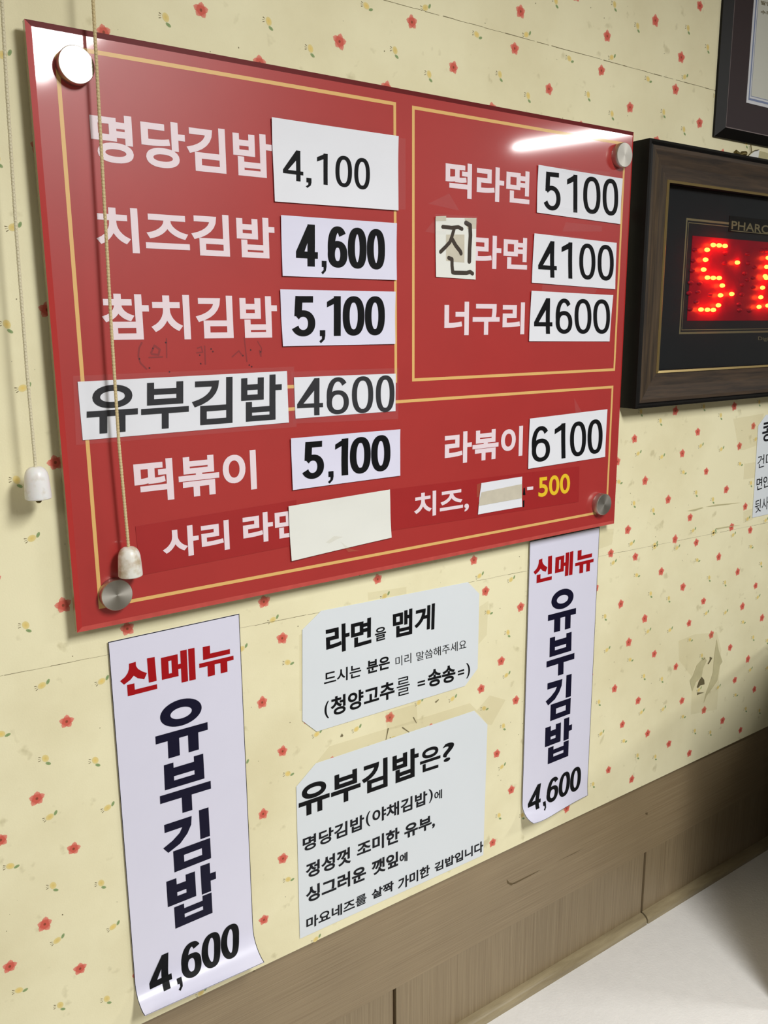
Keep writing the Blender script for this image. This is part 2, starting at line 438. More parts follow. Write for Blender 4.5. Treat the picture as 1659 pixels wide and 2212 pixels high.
# price numerals drawn with a flat elliptical pen; layouts give each character's share of the line
LAY = {'h4,600': [(0, .235), (.265, .33), (.343, .563), (.568, .783), (.787, 1)], 'h5,100': [(0, .239), (.272, .343), (.361, .508), (.529, .768), (.773, 1)],
       '4,100': [(0, .223), (.243, .314), (.378, .499), (.589, .784), (.811, 1)], '5100': [(0, .215), (.30, .435), (.513, .749), (.78, 1)],
       '4100': [(0, .234), (.296, .435), (.53, .747), (.778, 1)], '4600': [(0, .23), (.273, .489), (.52, .745), (.77, 1)],
       '6100': [(0, .246), (.312, .46), (.527, .758), (.78, 1)], 'w4600': [(0, .252), (.289, .514), (.546, .77), (.798, 1)]}
def digits(parent, text, quad, surf, material, lay, a, b_):
    """a, b_: thickness of upright and level strokes as a share of the numeral height"""
    TL, TR, BR, BL = [Vector((q[0], q[1])) for q in quad]
    Wd = ((TR - TL).length + (BR - BL).length) / 2; H = ((BL - TL).length + (BR - TR).length) / 2
    A, B = a * H, b_ * H
    V, F = [], []
    cnt = [0]
    def put(pts):
        n = len(V); cnt[0] += 1; dd = -1.5e-6 * (cnt[0] % 12)
        for x, z in pts:
            u, v = x / Wd, z / H
            q = (TL * (1 - u) + TR * u) * v + (BL * (1 - u) + BR * u) * (1 - v)
            V.append(surf(q.x, q.y, 0.0003 + dd))
        F.append(tuple(range(n, n + len(pts))))
    def pen(pts, closed=False):
        P = [Vector(p) for p in pts]; n = len(P); L = []
        for i in range(n):
            p0 = P[(i - 1) % n] if (closed or i > 0) else P[i]
            p1 = P[(i + 1) % n] if (closed or i < n - 1) else P[i]
            t = (p1 - p0).normalized(); nn = Vector((-t.y, t.x))
            h = 0.5 * math.sqrt((nn.x * A) ** 2 + (nn.y * B) ** 2)
            L.append((P[i] + nn * h, P[i] - nn * h))
        for i in range(n if closed else n - 1):
            j = (i + 1) % n
            put([tuple(L[i][0]), tuple(L[j][0]), tuple(L[j][1]), tuple(L[i][1])])
    def arc(cx, cz, rx, rz, d0, d1, n=36, e=2.35, inc_last=True):
        out = []
        for i in range(n + (1 if inc_last else 0)):
            t = radians(d0 + (d1 - d0) * i / n); c_, s_ = cos(t), sin(t)
            out.append((cx + rx * math.copysign(abs(c_) ** (2 / e), c_), cz + rz * math.copysign(abs(s_) ** (2 / e), s_)))
        return out
    def line(p, q, n=8): return [(p[0] + (q[0] - p[0]) * i / n, p[1] + (q[1] - p[1]) * i / n) for i in range(n + 1)]
    for ch, (f0, f1) in zip(text, LAY[lay]):
        x0, x1 = f0 * Wd, f1 * Wd; w = x1 - x0; cx = (x0 + x1) / 2
        if ch == '0': pen(arc(cx, H / 2, w / 2 - A / 2, H / 2 - B / 2, 0, 360, 48, 2.35, False), True)
        elif ch == '1':
            pen(line((x1 - A / 2, 0), (x1 - A / 2, H), 10))
            put([(x1 - A * .6, H), (x0, H * .86), (x0, H * .72), (x1 - A * .6, H * .84)])
        elif ch == '4':
            xs = x0 + w * .86 - A / 2; zb = H * .27
            pen(line((xs, 0), (xs, H), 10)); pen(line((x0, zb), (x1, zb), 6))
            put([(xs - A * .45, H), (x0, zb + B * .45), (x0 + A * 1.12, zb + B * .45), (xs - A * .45, H - A * 1.95)])
        elif ch == '5':
            pen(line((x0 + w * .14, H - B / 2), (x0 + w * .90, H - B / 2), 4))
            pen(line((x0 + w * .14 + A * .5, H), (x0 + w * .115 + A * .48, H * .50), 6))
            pen(arc(x0 + w * .48, H * .325, w * .52 - A / 2, H * .325 - B / 2, 139, -158, 40, 2.1))
        elif ch == '6':
            pen(arc(cx, H * .325, w / 2 - A / 2, H * .325 - B / 2, 0, 360, 44, 2.2, False), True)
            pen(arc(cx, H * .5, w / 2 - A / 2, H / 2 - B / 2, 42, 196, 36, 2.2))
        elif ch == ',':
            put([(x0 + w * .2, .15 * H), (x1, .15 * H), (x1, 0), (x0 + w * .2, 0)])
            put([(x0 + w * .5, .01 * H), (x1, .01 * H), (x1 - w * .12, -.09 * H), (x0 + w * .35, -.18 * H), (x0 + w * .1, -.13 * H), (x0 + w * .5, -.07 * H)])
    link_mesh('lettering', V, F, material, parent)

def run_letters():
    objs = []
    for j in JOBS:
        for key, txt in (('o', j['text']), ('ref', j['text'].translate({ord(c): None for c in ',()=-'}) or j['text'])):
            cu = bpy.data.curves.new('t', 'FONT'); cu.body = txt; cu.size = 1
            cu.resolution_u = 5; cu.fill_mode = 'FRONT'
            o = bpy.data.objects.new('t', cu); COL.objects.link(o); j[key] = o; objs.append(o)
    bpy.context.view_layer.update()
    for o in objs: o.select_set(True)
    bpy.context.view_layer.objects.active = objs[0]
    bpy.ops.object.convert(target='CURVE')
    dg = bpy.context.evaluated_depsgraph_get()
    for j in JOBS:
        cu = j['o'].data
        me = bpy.data.meshes.new_from_object(j['o'].evaluated_get(dg))
        rz = [v.co.y for v in bpy.data.meshes.new_from_object(j['ref'].evaluated_get(dg)).vertices]
        xs = [v.co.x for v in me.vertices]
        x0, x1, z0, z1 = min(xs), max(xs), min(rz), max(rz)
        TL, TR, BR, BL = [Vector((q[0], q[1])) for q in j['quad']]
        Wd = ((TR - TL).length + (BR - BL).length) / 2
        Hd = ((BL - TL).length + (BR - TR).length) / 2
        w = j['k'] * Hd
        sx = (Wd - 2 * w) / (x1 - x0); sz = (Hd - 2 * w) / (z1 - z0)
        F = lambda p: ((p[0] - x0) * sx + w, (p[1] - z0) * sz + w)     # metric box coordinates
        V = [F(v.co) for v in me.vertices]; dep = [0.0] * len(V)
        Fc = [tuple(p.vertices) for p in me.polygons]
        polys = []
        if True:
            for sp in cu.splines:
                pts = []
                bps = sp.bezier_points
                n = len(bps)
                for i in range(n):
                    a, b = bps[i], bps[(i + 1) % n]
                    p0, h0, h1, p1 = [Vector(F(q)) for q in (a.co, a.handle_right, b.handle_left, b.co)]
                    d = (p1 - p0)
                    if d.length < 1e-9: continue
                    nn = Vector((-d.y, d.x)).normalized()
                    straight = abs((h0 - p0).dot(nn)) < 0.004 * Hd and abs((h1 - p0).dot(nn)) < 0.004 * Hd
                    pts.append(p0)
                    if not straight:
                        for q in range(1, 6):
                            t = q / 6
                            pts.append(p0 * (1 - t) ** 3 + h0 * 3 * t * (1 - t) ** 2 + h1 * 3 * t * t * (1 - t) + p1 * t ** 3)
                clean = []
                for p in pts:
                    if not clean or (p - clean[-1]).length > 1e-6: clean.append(p)
                if len(clean) > 2 and (clean[0] - clean[-1]).length < 1e-6: clean.pop()
                polys.append(clean)
                if len(bps) == 4 and '1' in j['text']:        # the numeral one gets its flag
                    bx0 = min(q.co.x for q in bps); bx1 = max(q.co.x for q in bps); by0 = min(q.co.y for q in bps); by1 = max(q.co.y for q in bps)
                    if 0.09 < bx1 - bx0 < 0.11 and 0.66 < by1 - by0 < 0.70:
                        fl = [Vector(F(q)) for q in ((bx0 + .03, by1), (bx0 - .115, by1 - .095), (bx0 - .115, by1 - .195), (bx0 + .03, by1 - .115))]
                        polys.append(fl)
                        k0 = len(V); V += [tuple(p) for p in fl]; dep += [-9e-5] * 4; Fc.append((k0, k0 + 1, k0 + 2, k0 + 3))
            step = 0
            for pts in (polys if w > 0 else []):
                n = len(pts)
                if n < 3: continue
                for i in range(n):
                    a = pts[i]; b = pts[(i + 1) % n]; c = pts[(i + 2) % n]
                    d1 = (b - a).normalized(); d2 = (c - b).normalized()
                    n1 = Vector((-d1.y, d1.x)); n2 = Vector((-d2.y, d2.x))
                    step += 1; dd = -(1 + step % 40) * 1.0e-6
                    k0 = len(V)
                    V += [tuple(a + n1 * w), tuple(b + n1 * w), tuple(b - n1 * w), tuple(a - n1 * w)]
                    dep += [dd] * 4; Fc.append((k0, k0 + 1, k0 + 2, k0 + 3))
                    cr = d1.x * d2.y - d1.y * d2.x
                    if abs(cr) > 1e-3:
                        s = -1 if cr > 0 else 1
                        m_ = (n1 + n2)
                        if m_.length > 0.3:
                            m_ = m_.normalized(); L = w / max(0.45, m_.dot(n1))
                            k0 = len(V)
                            V += [tuple(b), tuple(b + n1 * w * s), tuple(b + m_ * L * s), tuple(b + n2 * w * s)]
                            dep += [dd - 4.5e-5] * 4; Fc.append((k0, k0 + 1, k0 + 2, k0 + 3))
        if j['sub']:
            bm = bmesh.new()
            vs = [bm.verts.new((p[0], p[1], d_)) for p, d_ in zip(V, dep)]
            for f in Fc:
                try: bm.faces.new([vs[i] for i in f])
                except ValueError: pass
            bmesh.ops.triangulate(bm, faces=bm.faces[:])
            for _ in range(j['sub']):
                bmesh.ops.subdivide_edges(bm, edges=[e for e in bm.edges if e.calc_length() > 0.004], cuts=2, use_grid_fill=False)
                bmesh.ops.triangulate(bm, faces=bm.faces[:])
            bm.verts.index_update()
            V = [(v.co.x, v.co.y) for v in bm.verts]; dep = [v.co.z for v in bm.verts]
            Fc = [tuple(v.index for v in f.verts) for f in bm.faces]; bm.free()
        out = []
        for (a, b), d_ in zip(V, dep):
            u = a / Wd; v = b / Hd
            q = (TL * (1 - u) + TR * u) * v + (BL * (1 - u) + BR * u) * (1 - v)
            out.append(j['surf'](q.x, q.y, 0.00030 + d_))
        o = link_mesh(j['name'], out, Fc, j['mat'], j['parent'])
        if j['label']: o['label'] = j['label']
    for o in objs: bpy.data.objects.remove(o, do_unlink=True)

def pq(quad, d, org=(0, 0), s=1.0):
    """photo corners (optionally read in a crop at scale s from org) -> wall coordinates at depth d"""
    return [W(org[0] + p[0] / s, org[1] + p[1] / s, d) for p in quad]

def plane_surf(d, bump=None):
    def f(a, b, lift):
        e = bump(a, b) if bump else 0.0
        return (a, -(d + e + lift), b)
    return f

# ================================================================== THE ROOM
XL, XR, YF = -2.4, 4.2, -4.2
ZW = ZB - 0.529                   # lower edge of the papered wall
def struct(o): o['kind'] = 'structure'; return o
b = MB(); b.box(XL, XR, 0.0, 0.10, ZW, ZC); wall_back = struct(b.build('wall_back', M['wall']))
b = MB(); b.box(XL, XR, 0.028, 0.10, 0.0, ZW); struct(b.build('wall_back_lower', M['plain_wall']))
b = MB(); b.box(XL - 0.1, XL, YF, 0.10, 0, ZC); struct(b.build('wall_left', M['plain_wall']))
b = MB(); b.box(XR, XR + 0.1, YF, 0.10, 0, ZC); struct(b.build('wall_right', M['far_wall']))
b = MB(); b.box(XL, XR, YF - 0.1, YF, 0, ZC); struct(b.build('wall_front', M['plain_wall']))
b = MB(); b.box(XL - 0.1, XR + 0.1, YF - 0.1, 0.1, -0.08, 0); struct(b.build('floor', M['floor']))
b = MB(); b.box(XL - 0.1, XR + 0.1, YF - 0.1, 0.1, ZC, ZC + 0.08); struct(b.build('ceiling', M['ceil']))

# wainscot below the paper: rail, upright panels with dark joints, moulding at the table
wain = thing('trim_1', None, None, (0, 0.0, ZW)); struct(wain)
zr0 = ZB - 0.689; zm = ZB - 0.815; zt = ZB - 0.84
b = MB(); b.box(XL, XR, 0.011, 0.027, zr0, ZW); b.build('top_rail', M['rail'], wain)
xs = [0.4406 + 0.607 * i for i in range(-5, 7)]
for i in range(len(xs) - 1):
    b = MB(); b.box(xs[i] + 0.0035, xs[i + 1] - 0.0035, 0.0122, 0.027, zm - 0.3, zr0 - 0.0004)
    b.build('panel', M['vpanel'], wain)
b = MB(); b.box(XL, XR, 0.020, 0.0275, zm - 0.3, zr0); b.build('backing', M['groove'], wain)
n = 8; pts = [(0.0082, zt), (-0.010, zt)]
prof = [(-0.004, zt), (-0.004, zt + 0.006)] + [(0.0122 - 0.0162 * cos(a), zt + 0.006 + 0.012 * sin(a)) for a in [pi / 2 * i / n for i in range(1, n + 1)]] + [(0.0122, zt)]
bx = MB()
segs = [(XL, 1.0445), (1.0485, XR)]
for xa, xb in segs:
    n0 = len(bx.v); k = len(prof)
    bx.v += [(xa, p[0], p[1]) for p in prof] + [(xb, p[0], p[1]) for p in prof]
    for i in range(k):
        jn = (i + 1) % k
        bx.f.append((n0 + i, n0 + jn, n0 + k + jn, n0 + k + i))
    bx.f.append(tuple(n0 + i for i in range(k))); bx.f.append(tuple(n0 + k + i for i in reversed(range(k))))
bx.build('moulding', M['mould'], wain)

# ---- wallpaper print: one repeat of four red flowers and five yellow buds, laid in three bands
U = Vector((0.1733, -0.0012)); U2 = Vector((0.1733, -0.0017)); V_ = Vector((-0.0050, -0.1553))
REDS = [(0, 0), (-0.0988, -0.0382), (-0.0318, -0.0793), (-0.1375, -0.1187)]
BUDS = [(0.67, 0.01, 23), (0.30, -0.06, 23), (0.045, 0.22, -25), (0.295, 0.485, -70), (0.605, 0.605, -70)]
def seam_low(x): return ZB - 0.0372 - 0.0227 * (x + 0.077)
def seam_top(x): return ZB + 0.7008 - 0.0138 * (x - 0.426)
fv, ff, fc = [], [], []
def tri_fan(c, ring, cc, rc):
    n = len(fv); fv.append(c); fc.append(cc)
    for p in ring: fv.append(p); fc.append(rc)
    for i in range(len(ring)):
        ff.append((n, n + 1 + (i + 1) % len(ring), n + 1 + i))
YW = -0.00012
PINK, ROSE, CORE = lin((233, 156, 134)), lin((214, 96, 80)), lin((128, 66, 42))
BUD, BUDE, LEAF, LEAFD, STAM = lin((228, 200, 112)), lin((231, 214, 150)), lin((122, 152, 98)), lin((158, 174, 122)), lin((112, 100, 66))
def flower(x, z):
    rot = random.uniform(-0.25, 0.25) + 0.3; k = random.uniform(0.92, 1.06)
    for i in range(5):
        a = rot + 2 * pi * i / 5 + random.uniform(-.08, .08)
        L = 0.0083 * k * random.uniform(0.92, 1.1); wd_ = 0.0035 * k
        ring = []; col = []
        shape = [(0.06, 0), (0.28, 0.7), (0.52, 1.0), (0.78, 0.80), (1.03, 0.05), (0.80, -0.76), (0.52, -1.0), (0.28, -0.7)]
        n = len(fv)
        cx, cz = x + cos(a) * L * 0.5, z + sin(a) * L * 0.5
        fv.append((cx, YW - 2e-6 * i, cz)); fc.append(ROSE)
        for t, s in shape:
            px = x + cos(a) * L * t - sin(a) * wd_ * s; pz = z + sin(a) * L * t + cos(a) * wd_ * s
            fv.append((px, YW - 2e-6 * i, pz)); fc.append(PINK if t > 0.7 else ROSE)
        for q in range(len(shape)): ff.append((n, n + 1 + (q + 1) % len(shape), n + 1 + q))
    ring = [(x + 0.0016 * cos(2 * pi * i / 8), YW - 3e-5, z + 0.0018 * sin(2 * pi * i / 8)) for i in range(8)]
    tri_fan((x, YW - 3e-5, z), ring, CORE, lin((168, 74, 52)))
def bud(x, z, ang):
    a = radians(ang); f = lin((238, 206, 110)) if random.random() < .5 else BUD
    ring = [(x + 0.0046 * cos(t) * cos(a) - 0.0036 * sin(t) * sin(a), YW, z + 0.0046 * cos(t) * sin(a) + 0.0036 * sin(t) * cos(a)) for t in [2 * pi * i / 12 for i in range(12)]]
    tri_fan((x, YW, z), ring, f, BUDE)
    lx, lz = x + 0.0072 * cos(a), z + 0.0072 * sin(a)
    la = a + 0.7
    ring = [(lx + 0.0032 * cos(t) * cos(la) - 0.0017 * sin(t) * sin(la), YW - 2e-5, lz + 0.0032 * cos(t) * sin(la) + 0.0017 * sin(t) * cos(la)) for t in [2 * pi * i / 10 for i in range(10)]]
    tri_fan((lx, YW - 2e-5, lz), ring, LEAF, LEAFD)
    for s in (-1, 0, 1):
        sa = pi + s * 0.33 + (0.25 if ang > 0 else -0.1)
        p0 = Vector((x + 0.0050 * cos(sa), z + 0.0050 * sin(sa))); p1 = Vector((x + 0.0078 * cos(sa), z + 0.0078 * sin(sa)))
        nn = Vector((-(p1 - p0).y, (p1 - p0).x)).normalized() * (0.00022 if s else 0.00012)
        n = len(fv)
        for p in (p0 - nn, p1 - nn * 2.2, p1 + nn * 2.2, p0 + nn): fv.append((p.x, YW, p.y)); fc.append(STAM)
        ff.append((n, n + 1, n + 2, n + 3))
def petal_ok(x, z, band):
    lo, hi = seam_low(x), seam_top(x)
    if band == 0: return ZW + 0.002 < z < lo
    if band == 1: return lo < z < hi
    return hi < z < ZC - 0.01
for band, org, uu in ((0, (0.2578, -0.0693), U), (1, (0.198, 0.1045), U2), (2, (0.786, 0.848), U)):
    for i in range(-11, 17):
        for j in range(-8, 9):
            base = Vector(org) + uu * i + V_ * j
            for rx, rz in REDS:
                x, z = base.x + rx, base.y + rz + ZB
                if -1.6 < x < 3.2 and petal_ok(x, z, band): flower(x, z)
            for fu, fz, an in BUDS:
                p = base + uu * fu + V_ * fz
                if -1.6 < p.x < 3.2 and petal_ok(p.x, p.y + ZB, band): bud(p.x, p.y + ZB, an)
o = link_mesh('printed_flowers', fv, ff, M['ink_v'], wall_back)
ca = o.data.color_attributes.new('ink', 'FLOAT_COLOR', 'POINT')
for i, c in enumerate(fc): ca.data[i].color = c
o['kind'] = 'stuff'

# seams: slightly proud, dirt-lined overlaps of the paper
def seam(f, x0, x1, w, name='paper_seam'):
    b = MB(); x = x0
    while x < x1:
        L = random.uniform(0.008, 0.03); ww = w * random.uniform(0.35, 1.0)
        xe = min(x + L, x1)
        j0 = random.uniform(-.0003, .0003)
        b.quad((x, YW - 5e-5, f(x) - ww + j0), (xe, YW - 5e-5, f(xe) - ww * .6 + j0), (xe, YW - 5e-5, f(xe) + ww * .6 + j0), (x, YW - 5e-5, f(x) + ww + j0))
        x = xe + (random.uniform(0, 0.008) if random.random() < .3 else 0)
    return b.build(name, M['seam'], wall_back, fix=False)
seam(seam_low, XL + .1, XR - .1, 0.00035)
seam(seam_top, XL + .1, XR - .1, 0.0006)
b = MB()
for _ in range(420):      # grime specks
    x = random.uniform(-0.3, 1.6); z = ZB + random.uniform(-0.5, 0.9); r = random.uniform(0.0002, 0.0009)
    b.poly([(x + r * cos(t) * random.uniform(.6, 1.3), YW, z + r * sin(t) * random.uniform(.6, 1.3)) for t in [2 * pi * i / 6 for i in range(6)]])
b.build('grime_specks', M['seam'], wall_back, fix=False)['kind'] = 'stuff'

# tape marks and the torn patch, all on the wall
def wall_poly(name, pts, material, d=0.0003, org=(0, 0), s=1.0, parent=wall_back, fix=False):
    b = MB(); q = [W(org[0] + p[0] / s, org[1] + p[1] / s, d) for p in pts]
    b.poly([(p[0], -d, p[1]) for p in q]); return b.build(name, material, parent, fix=fix)
Z8 = (1440, 1340)
wall_poly('tape_mark', [(440, 225), (800, 190), (870, 470), (800, 1420), (385, 1500), (400, 1150), (470, 700)], M['tape_pale'], 0.0002, Z8, 7.375)
wall_poly('tape_mark', [(190, 330), (440, 225), (470, 700), (400, 900), (200, 640)], M['tape_pale'], 0.00024, Z8, 7.375)
wall_poly('torn_patch', [(760, 560), (800, 300), (830, 470), (890, 660), (850, 720), (810, 960), (730, 1080), (640, 1200), (590, 1320), (620, 1180), (700, 960), (740, 820)], M['tear'], 0.0005, Z8, 7.375)
wall_poly('torn_patch', [(480, 720), (600, 580), (640, 640), (580, 770), (560, 900), (470, 980), (410, 1130), (370, 960), (420, 880)], M['tear'], 0.0006, Z8, 7.375)
for pts in ([(560, 900), (600, 950), (605, 1020), (540, 1035), (500, 1080), (485, 1060), (520, 960)],
            [(690, 580), (730, 600), (700, 650), (670, 700), (655, 690), (690, 630)],
            [(490, 1150), (600, 1148), (540, 1168), (490, 1190)], [(560, 640), (620, 590), (600, 620)]):
    wall_poly('torn_hole', pts, M['hole'], 0.0008, Z8, 7.375)
for pts, mk in (([(1584, 905), (1650, 893), (1640, 960), (1608, 972), (1596, 972)], 'tape_yellow'),
                ([(1608, 1002), (1634, 998), (1630, 1032), (1606, 1036)], 'tape_yellow'),
                ([(1606, 1105), (1626, 1098), (1626, 1122), (1606, 1130)], 'tape_yellow'),
                ([(1296, 1144), (1326, 1142), (1322, 1176), (1293, 1186)], 'tape_pale')):
    wall_poly('tape_mark', pts, M[mk], 0.0003)
for pts in ([(1485, 1103.5), (1516, 1096), (1520, 1097), (1500, 1104)], [(1524, 1095), (1545, 1090), (1600, 1085.5), (1572, 1090), (1548, 1093)], [(1546, 1141), (1572, 1137), (1600, 1134), (1550, 1143.5)]):
    wall_poly('paper_tear', pts, M['tear'], 0.0006)
# short pencil-like marks and a dark speck between the notices
for a, c_, w_ in (((839, 1573), (834, 1598), 1.2), ((869, 1571), (886, 1583), 1.3), ((893, 1549), (900, 1562), 1.0), ((941, 1517), (948, 1511), 1.6), ((737, 1588), (741, 1590), 4)):
    dx, dy = c_[0] - a[0], c_[1] - a[1]; L = math.hypot(dx, dy); nx, ny = -dy / L * w_, dx / L * w_
    wall_poly('scratch', [(a[0] + nx, a[1] + ny), (a[0] - nx, a[1] - ny), (c_[0] - nx * .4, c_[1] - ny * .4), (c_[0] + nx * .4, c_[1] + ny * .4)], M['seam'], 0.0007)
# chipped mark on the wainscot rail
b = MB()
for pts in ([(1095, 1900), (1101, 1907), (1112, 1908), (1104, 1913), (1096, 1908)], [(1108, 1908), (1170, 1878), (1150, 1889.5), (1112, 1909.5)], [(1200, 1863), (1262, 1832), (1240, 1844)], [(1394, 1756), (1399, 1755), (1399, 1760), (1395, 1760)], [(545, 2095), (551, 2093), (551, 2098), (547, 2099)]):
    q = [W(p[0], p[1], -0.0106) for p in pts]; b.poly([(p[0], 0.0106, p[1]) for p in q])
b.build('chip_mark', M['chip'], wain, fix=False)

# ---- table
tbl = thing('dining_table', 'white speckled laminate table top pushed against the wainscot', 'table', (0.9, -0.3, 0))
b = MB(); b.box(-0.35, 2.6, -0.66, 0.004, zt - 0.03, zt); o = b.build('tabletop', M['table'], tbl)
b2 = MB()
for lx in (-0.28, 2.5):
    for ly in (-0.60, -0.06):
        b2 = MB(); b2.box(lx - .02, lx + .02, ly - .02, ly + .02, 0, zt - 0.03); b2.build('leg', M['steel'], tbl)

# ---- dark case at the far end of the table, outside the frame; invented shape added to shade the corner of wall and table
case = thing('shade_blocker', 'added unseen shade-casting case on the right end of the table', 'case', (1.6, -0.2, zt))
c0 = [(1.05, -0.28), (1.49, -0.02), (2.2, -0.02), (2.2, -0.28)]
tp = [ZB - 0.243, ZB - 0.30, ZB - 0.30, ZB - 0.243]
vs = [(p[0], p[1], zt) for p in c0] + [(p[0], p[1], tp[i]) for i, p in enumerate(c0)]
fs = [(3, 2, 1, 0), (4, 5, 6, 7)] + [(i, (i + 1) % 4, 4 + (i + 1) % 4, 4 + i) for i in range(4)]
link_mesh('body', vs, fs, M['blocker_dark'], case)
b = MB(); b.box(1.5, 1.9, -0.288, -0.28, zt + .1, zt + .12); b.build('blocker_bar', M['steel'], case)

# ---- ceiling fixtures
for i, (fx, fy, fw, fl, pw, colr, rz_) in enumerate(FIX):
    t = thing('ceiling_light', ['wide flush ceiling light nearest the menu board', 'narrow tube ceiling light on the right', 'ceiling light on the left'][i], 'light', (fx, fy, ZC - 0.06))
    b = MB(); hw, hl = fw / 2 + .02, fl / 2 + .03
    b.box(fx - hw, fx + hw, fy - hl, fy + hl, ZC - 0.035, ZC); b.build('housing', M['fixture'], t)
    for s in (-1, 1):
        b = MB(); b.box(fx - hw, fx + hw, fy + s * (fl / 2 + .012) - .01, fy + s * (fl / 2 + .012) + .01, ZC - 0.065, ZC - 0.035); b.build('end_cap', M['fixture'], t)
    t.rotation_euler = (0, 0, radians(rz_))

# ================================================================== MENU BOARD
DF, DBK = 0.020, 0.012            # front and back of the board, metres from the wall
BW, BH = 0.8672, 0.600
board = thing('menu_board', 'large red acrylic menu board with gold lines and white Korean lettering', 'menu board', (BW / 2, -DBK, ZB))
b = MB(); ch = 0.0055
x0, x1, z0, z1 = 0.0, BW, ZB, ZB + BH
b.poly([(x0 + ch, -DF, z0 + ch), (x1 - ch * .5, -DF, z0 + ch), (x1 - ch * .5, -DF, z1 - ch), (x0 + ch, -DF, z1 - ch)])
b.build('print_panel', M['red'], board, fix=False)
def band(pts, mk, nm='acrylic_edge', lab=None):  # chamfer bands with refraction and internal reflection put into their colours
    b = MB(); b.poly(pts); o = b.build(nm, M[mk], board, fix=False)
    if lab: o['label'] = lab
    return o
e = 0.0006
xi, xj, zi, zj = x0 + ch, x1 - ch * .5, z0 + ch, z1 - ch
band([(x0, -DF + e, z1), (xi, -DF, zj), (xj, -DF, zj), (x1, -DF + e, z1)], 'edge_top', lab='top edge painted dark maroon for internal reflection')
band([(x0, -DF + e, z0), (x1, -DF + e, z0), (xj, -DF, zi), (xi, -DF, zi)], 'edge_low', lab='bottom edge painted pale pink for internal reflection')
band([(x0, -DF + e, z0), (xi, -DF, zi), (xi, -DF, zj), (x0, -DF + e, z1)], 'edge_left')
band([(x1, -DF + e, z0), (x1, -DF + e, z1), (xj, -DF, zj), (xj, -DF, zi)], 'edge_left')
b = MB(); b.box(x0, x1, -DF + e, -DBK, z0, z1); b.build('acrylic_sheet', M['edge_side'], board)

# gold rules
def rect_line(xa, xb, za, zb, w, skip=()):
    b = MB(); y = -DF - 0.0001
    if 'b' not in skip: b.quad((xa, y, za), (xb, y, za), (xb, y, za + w), (xa, y, za + w))
    if 't' not in skip: b.quad((xa, y, zb - w), (xb, y, zb - w), (xb, y, zb), (xa, y, zb))
    b.quad((xa, y, za + w), (xa + w, y, za + w), (xa + w, y, zb - w), (xa, y, zb - w))
    b.quad((xb - w, y, za + w), (xb, y, za + w), (xb, y, zb - w), (xb - w, y, zb - w))
    return b.build('gold_rule', M['gold'], board, fix=False)
LW = 0.0040
gx0 = W(130, 271, DF)[0]
ga = W(855.4, 221, DF); gb = W(626, 839, DF)
rect_line(gx0, ga[0], gb[1], ga[1], LW)
gc = W(890, 228, DF); gd = W(1328.4, 801, DF)
rect_line(gc[0], gd[0], gd[1], gc[1], LW)
gt = W(1325, 833, DF); gl = W(214, 1315.5, DF)
rect_line(gx0, gt[0], gl[1], gt[1], LW)

# four brushed stand-off caps with their barrels behind
for (px, py), lb in (((165.8, 139.2), 'stand-off cap reflecting the lamp'), ((1350, 334.5), None), ((253.5, 1286), None), ((1305.5, 1090), None)):
    cx, cz = W(px, py, DF + 0.011)
    b = MB(); b.lathe((cx, -DF, cz), 'y', [(0.0170, 0.0), (0.0172, 0.0004), (0.0172, 0.0102), (0.0166, 0.0110)], 56)
    o = b.build('standoff_cap', M['cap'], board, smooth=True, origin=(cx, -DF, cz))
    if lb: o['label'] = lb
    b = MB(); b.lathe((cx, 0, cz), 'y', [(0.008, 0.001), (0.008, DBK)], 24)
    b.build('standoff_barrel', M['cap'], o, smooth=True, origin=(cx, 0, cz))

S0 = plane_surf(DF)
def axis_quad(p0, p1, d=DF):
    a = W(p0[0], p0[1], d); c = W(p1[0], p1[1], d)
    return [(a[0], a[1]), (c[0], a[1]), (c[0], c[1]), (a[0], c[1])]
for txt, p0, p1, k in (('명당김밥', (192, 240), (589, 387), .033), ('치즈김밥', (205, 444), (594.5, 560), .033),
                       ('참치김밥', (218, 634), (600, 730), .033), ('떡볶이', (287, 997), (555, 1056), .033),
                       ('떡라면', (962.5, 347), (1143, 443), .034),
                       ('라면', (1023, 506), (1138, 584), .034), ('너구리', (960, 651), (1132, 722), .036),
                       ('라볶이', (960.8, 936), (1128, 984), .034)):
    letter(board, txt, axis_quad(p0, p1), S0, M['white_ink'], k)

# two darker film strips stuck over old menu rows
def strip(name, label, pts):
    q = [W(p[0], p[1], DF) for p in pts]
    c = (sum(p[0] for p in q) / 4, -DF, sum(p[1] for p in q) / 4)
    t = thing(name, label, 'sticker', c)
    b = MB(); b.prism([q[3], q[2], q[1], q[0]], -DF - 0.00045, -DF - 0.00010); b.build('film', M['red_dark'], t)
    return t
S1 = plane_surf(DF + 0.00045)
st1 = strip('sticker_strip', 'dark red film strip behind the lowest left row, partly under a blank card', [(292, 1137), (640, 1080), (640, 1177), (303, 1243)])
st2 = strip('sticker_strip', 'dark red film strip behind the yellow 500 at the lower right', [(838, 1058), (1251, 1007), (1249.6, 1084), (840, 1147)])
letter(st1, '사리', axis_quad((350, 1143), (496, 1186)), S1, M['white_ink'], .038)
letter(st1, '라면', axis_quad((523, 1113), (650, 1157)), S1, M['white_ink'], .038)
letter(st2, '치즈,', axis_quad((894.8, 1066), (1012, 1101)), S1, M['white_ink'], .03)
q = [W(p[0], p[1], DF) for p in [(1137.8, 1052), (1151, 1050.4), (1151, 1057), (1137.8, 1058.8)]]
b = MB(); b.poly([(p[0], -DF - 0.0008, p[1]) for p in q]); b.build('lettering', M['white_ink'], st2, fix=False)
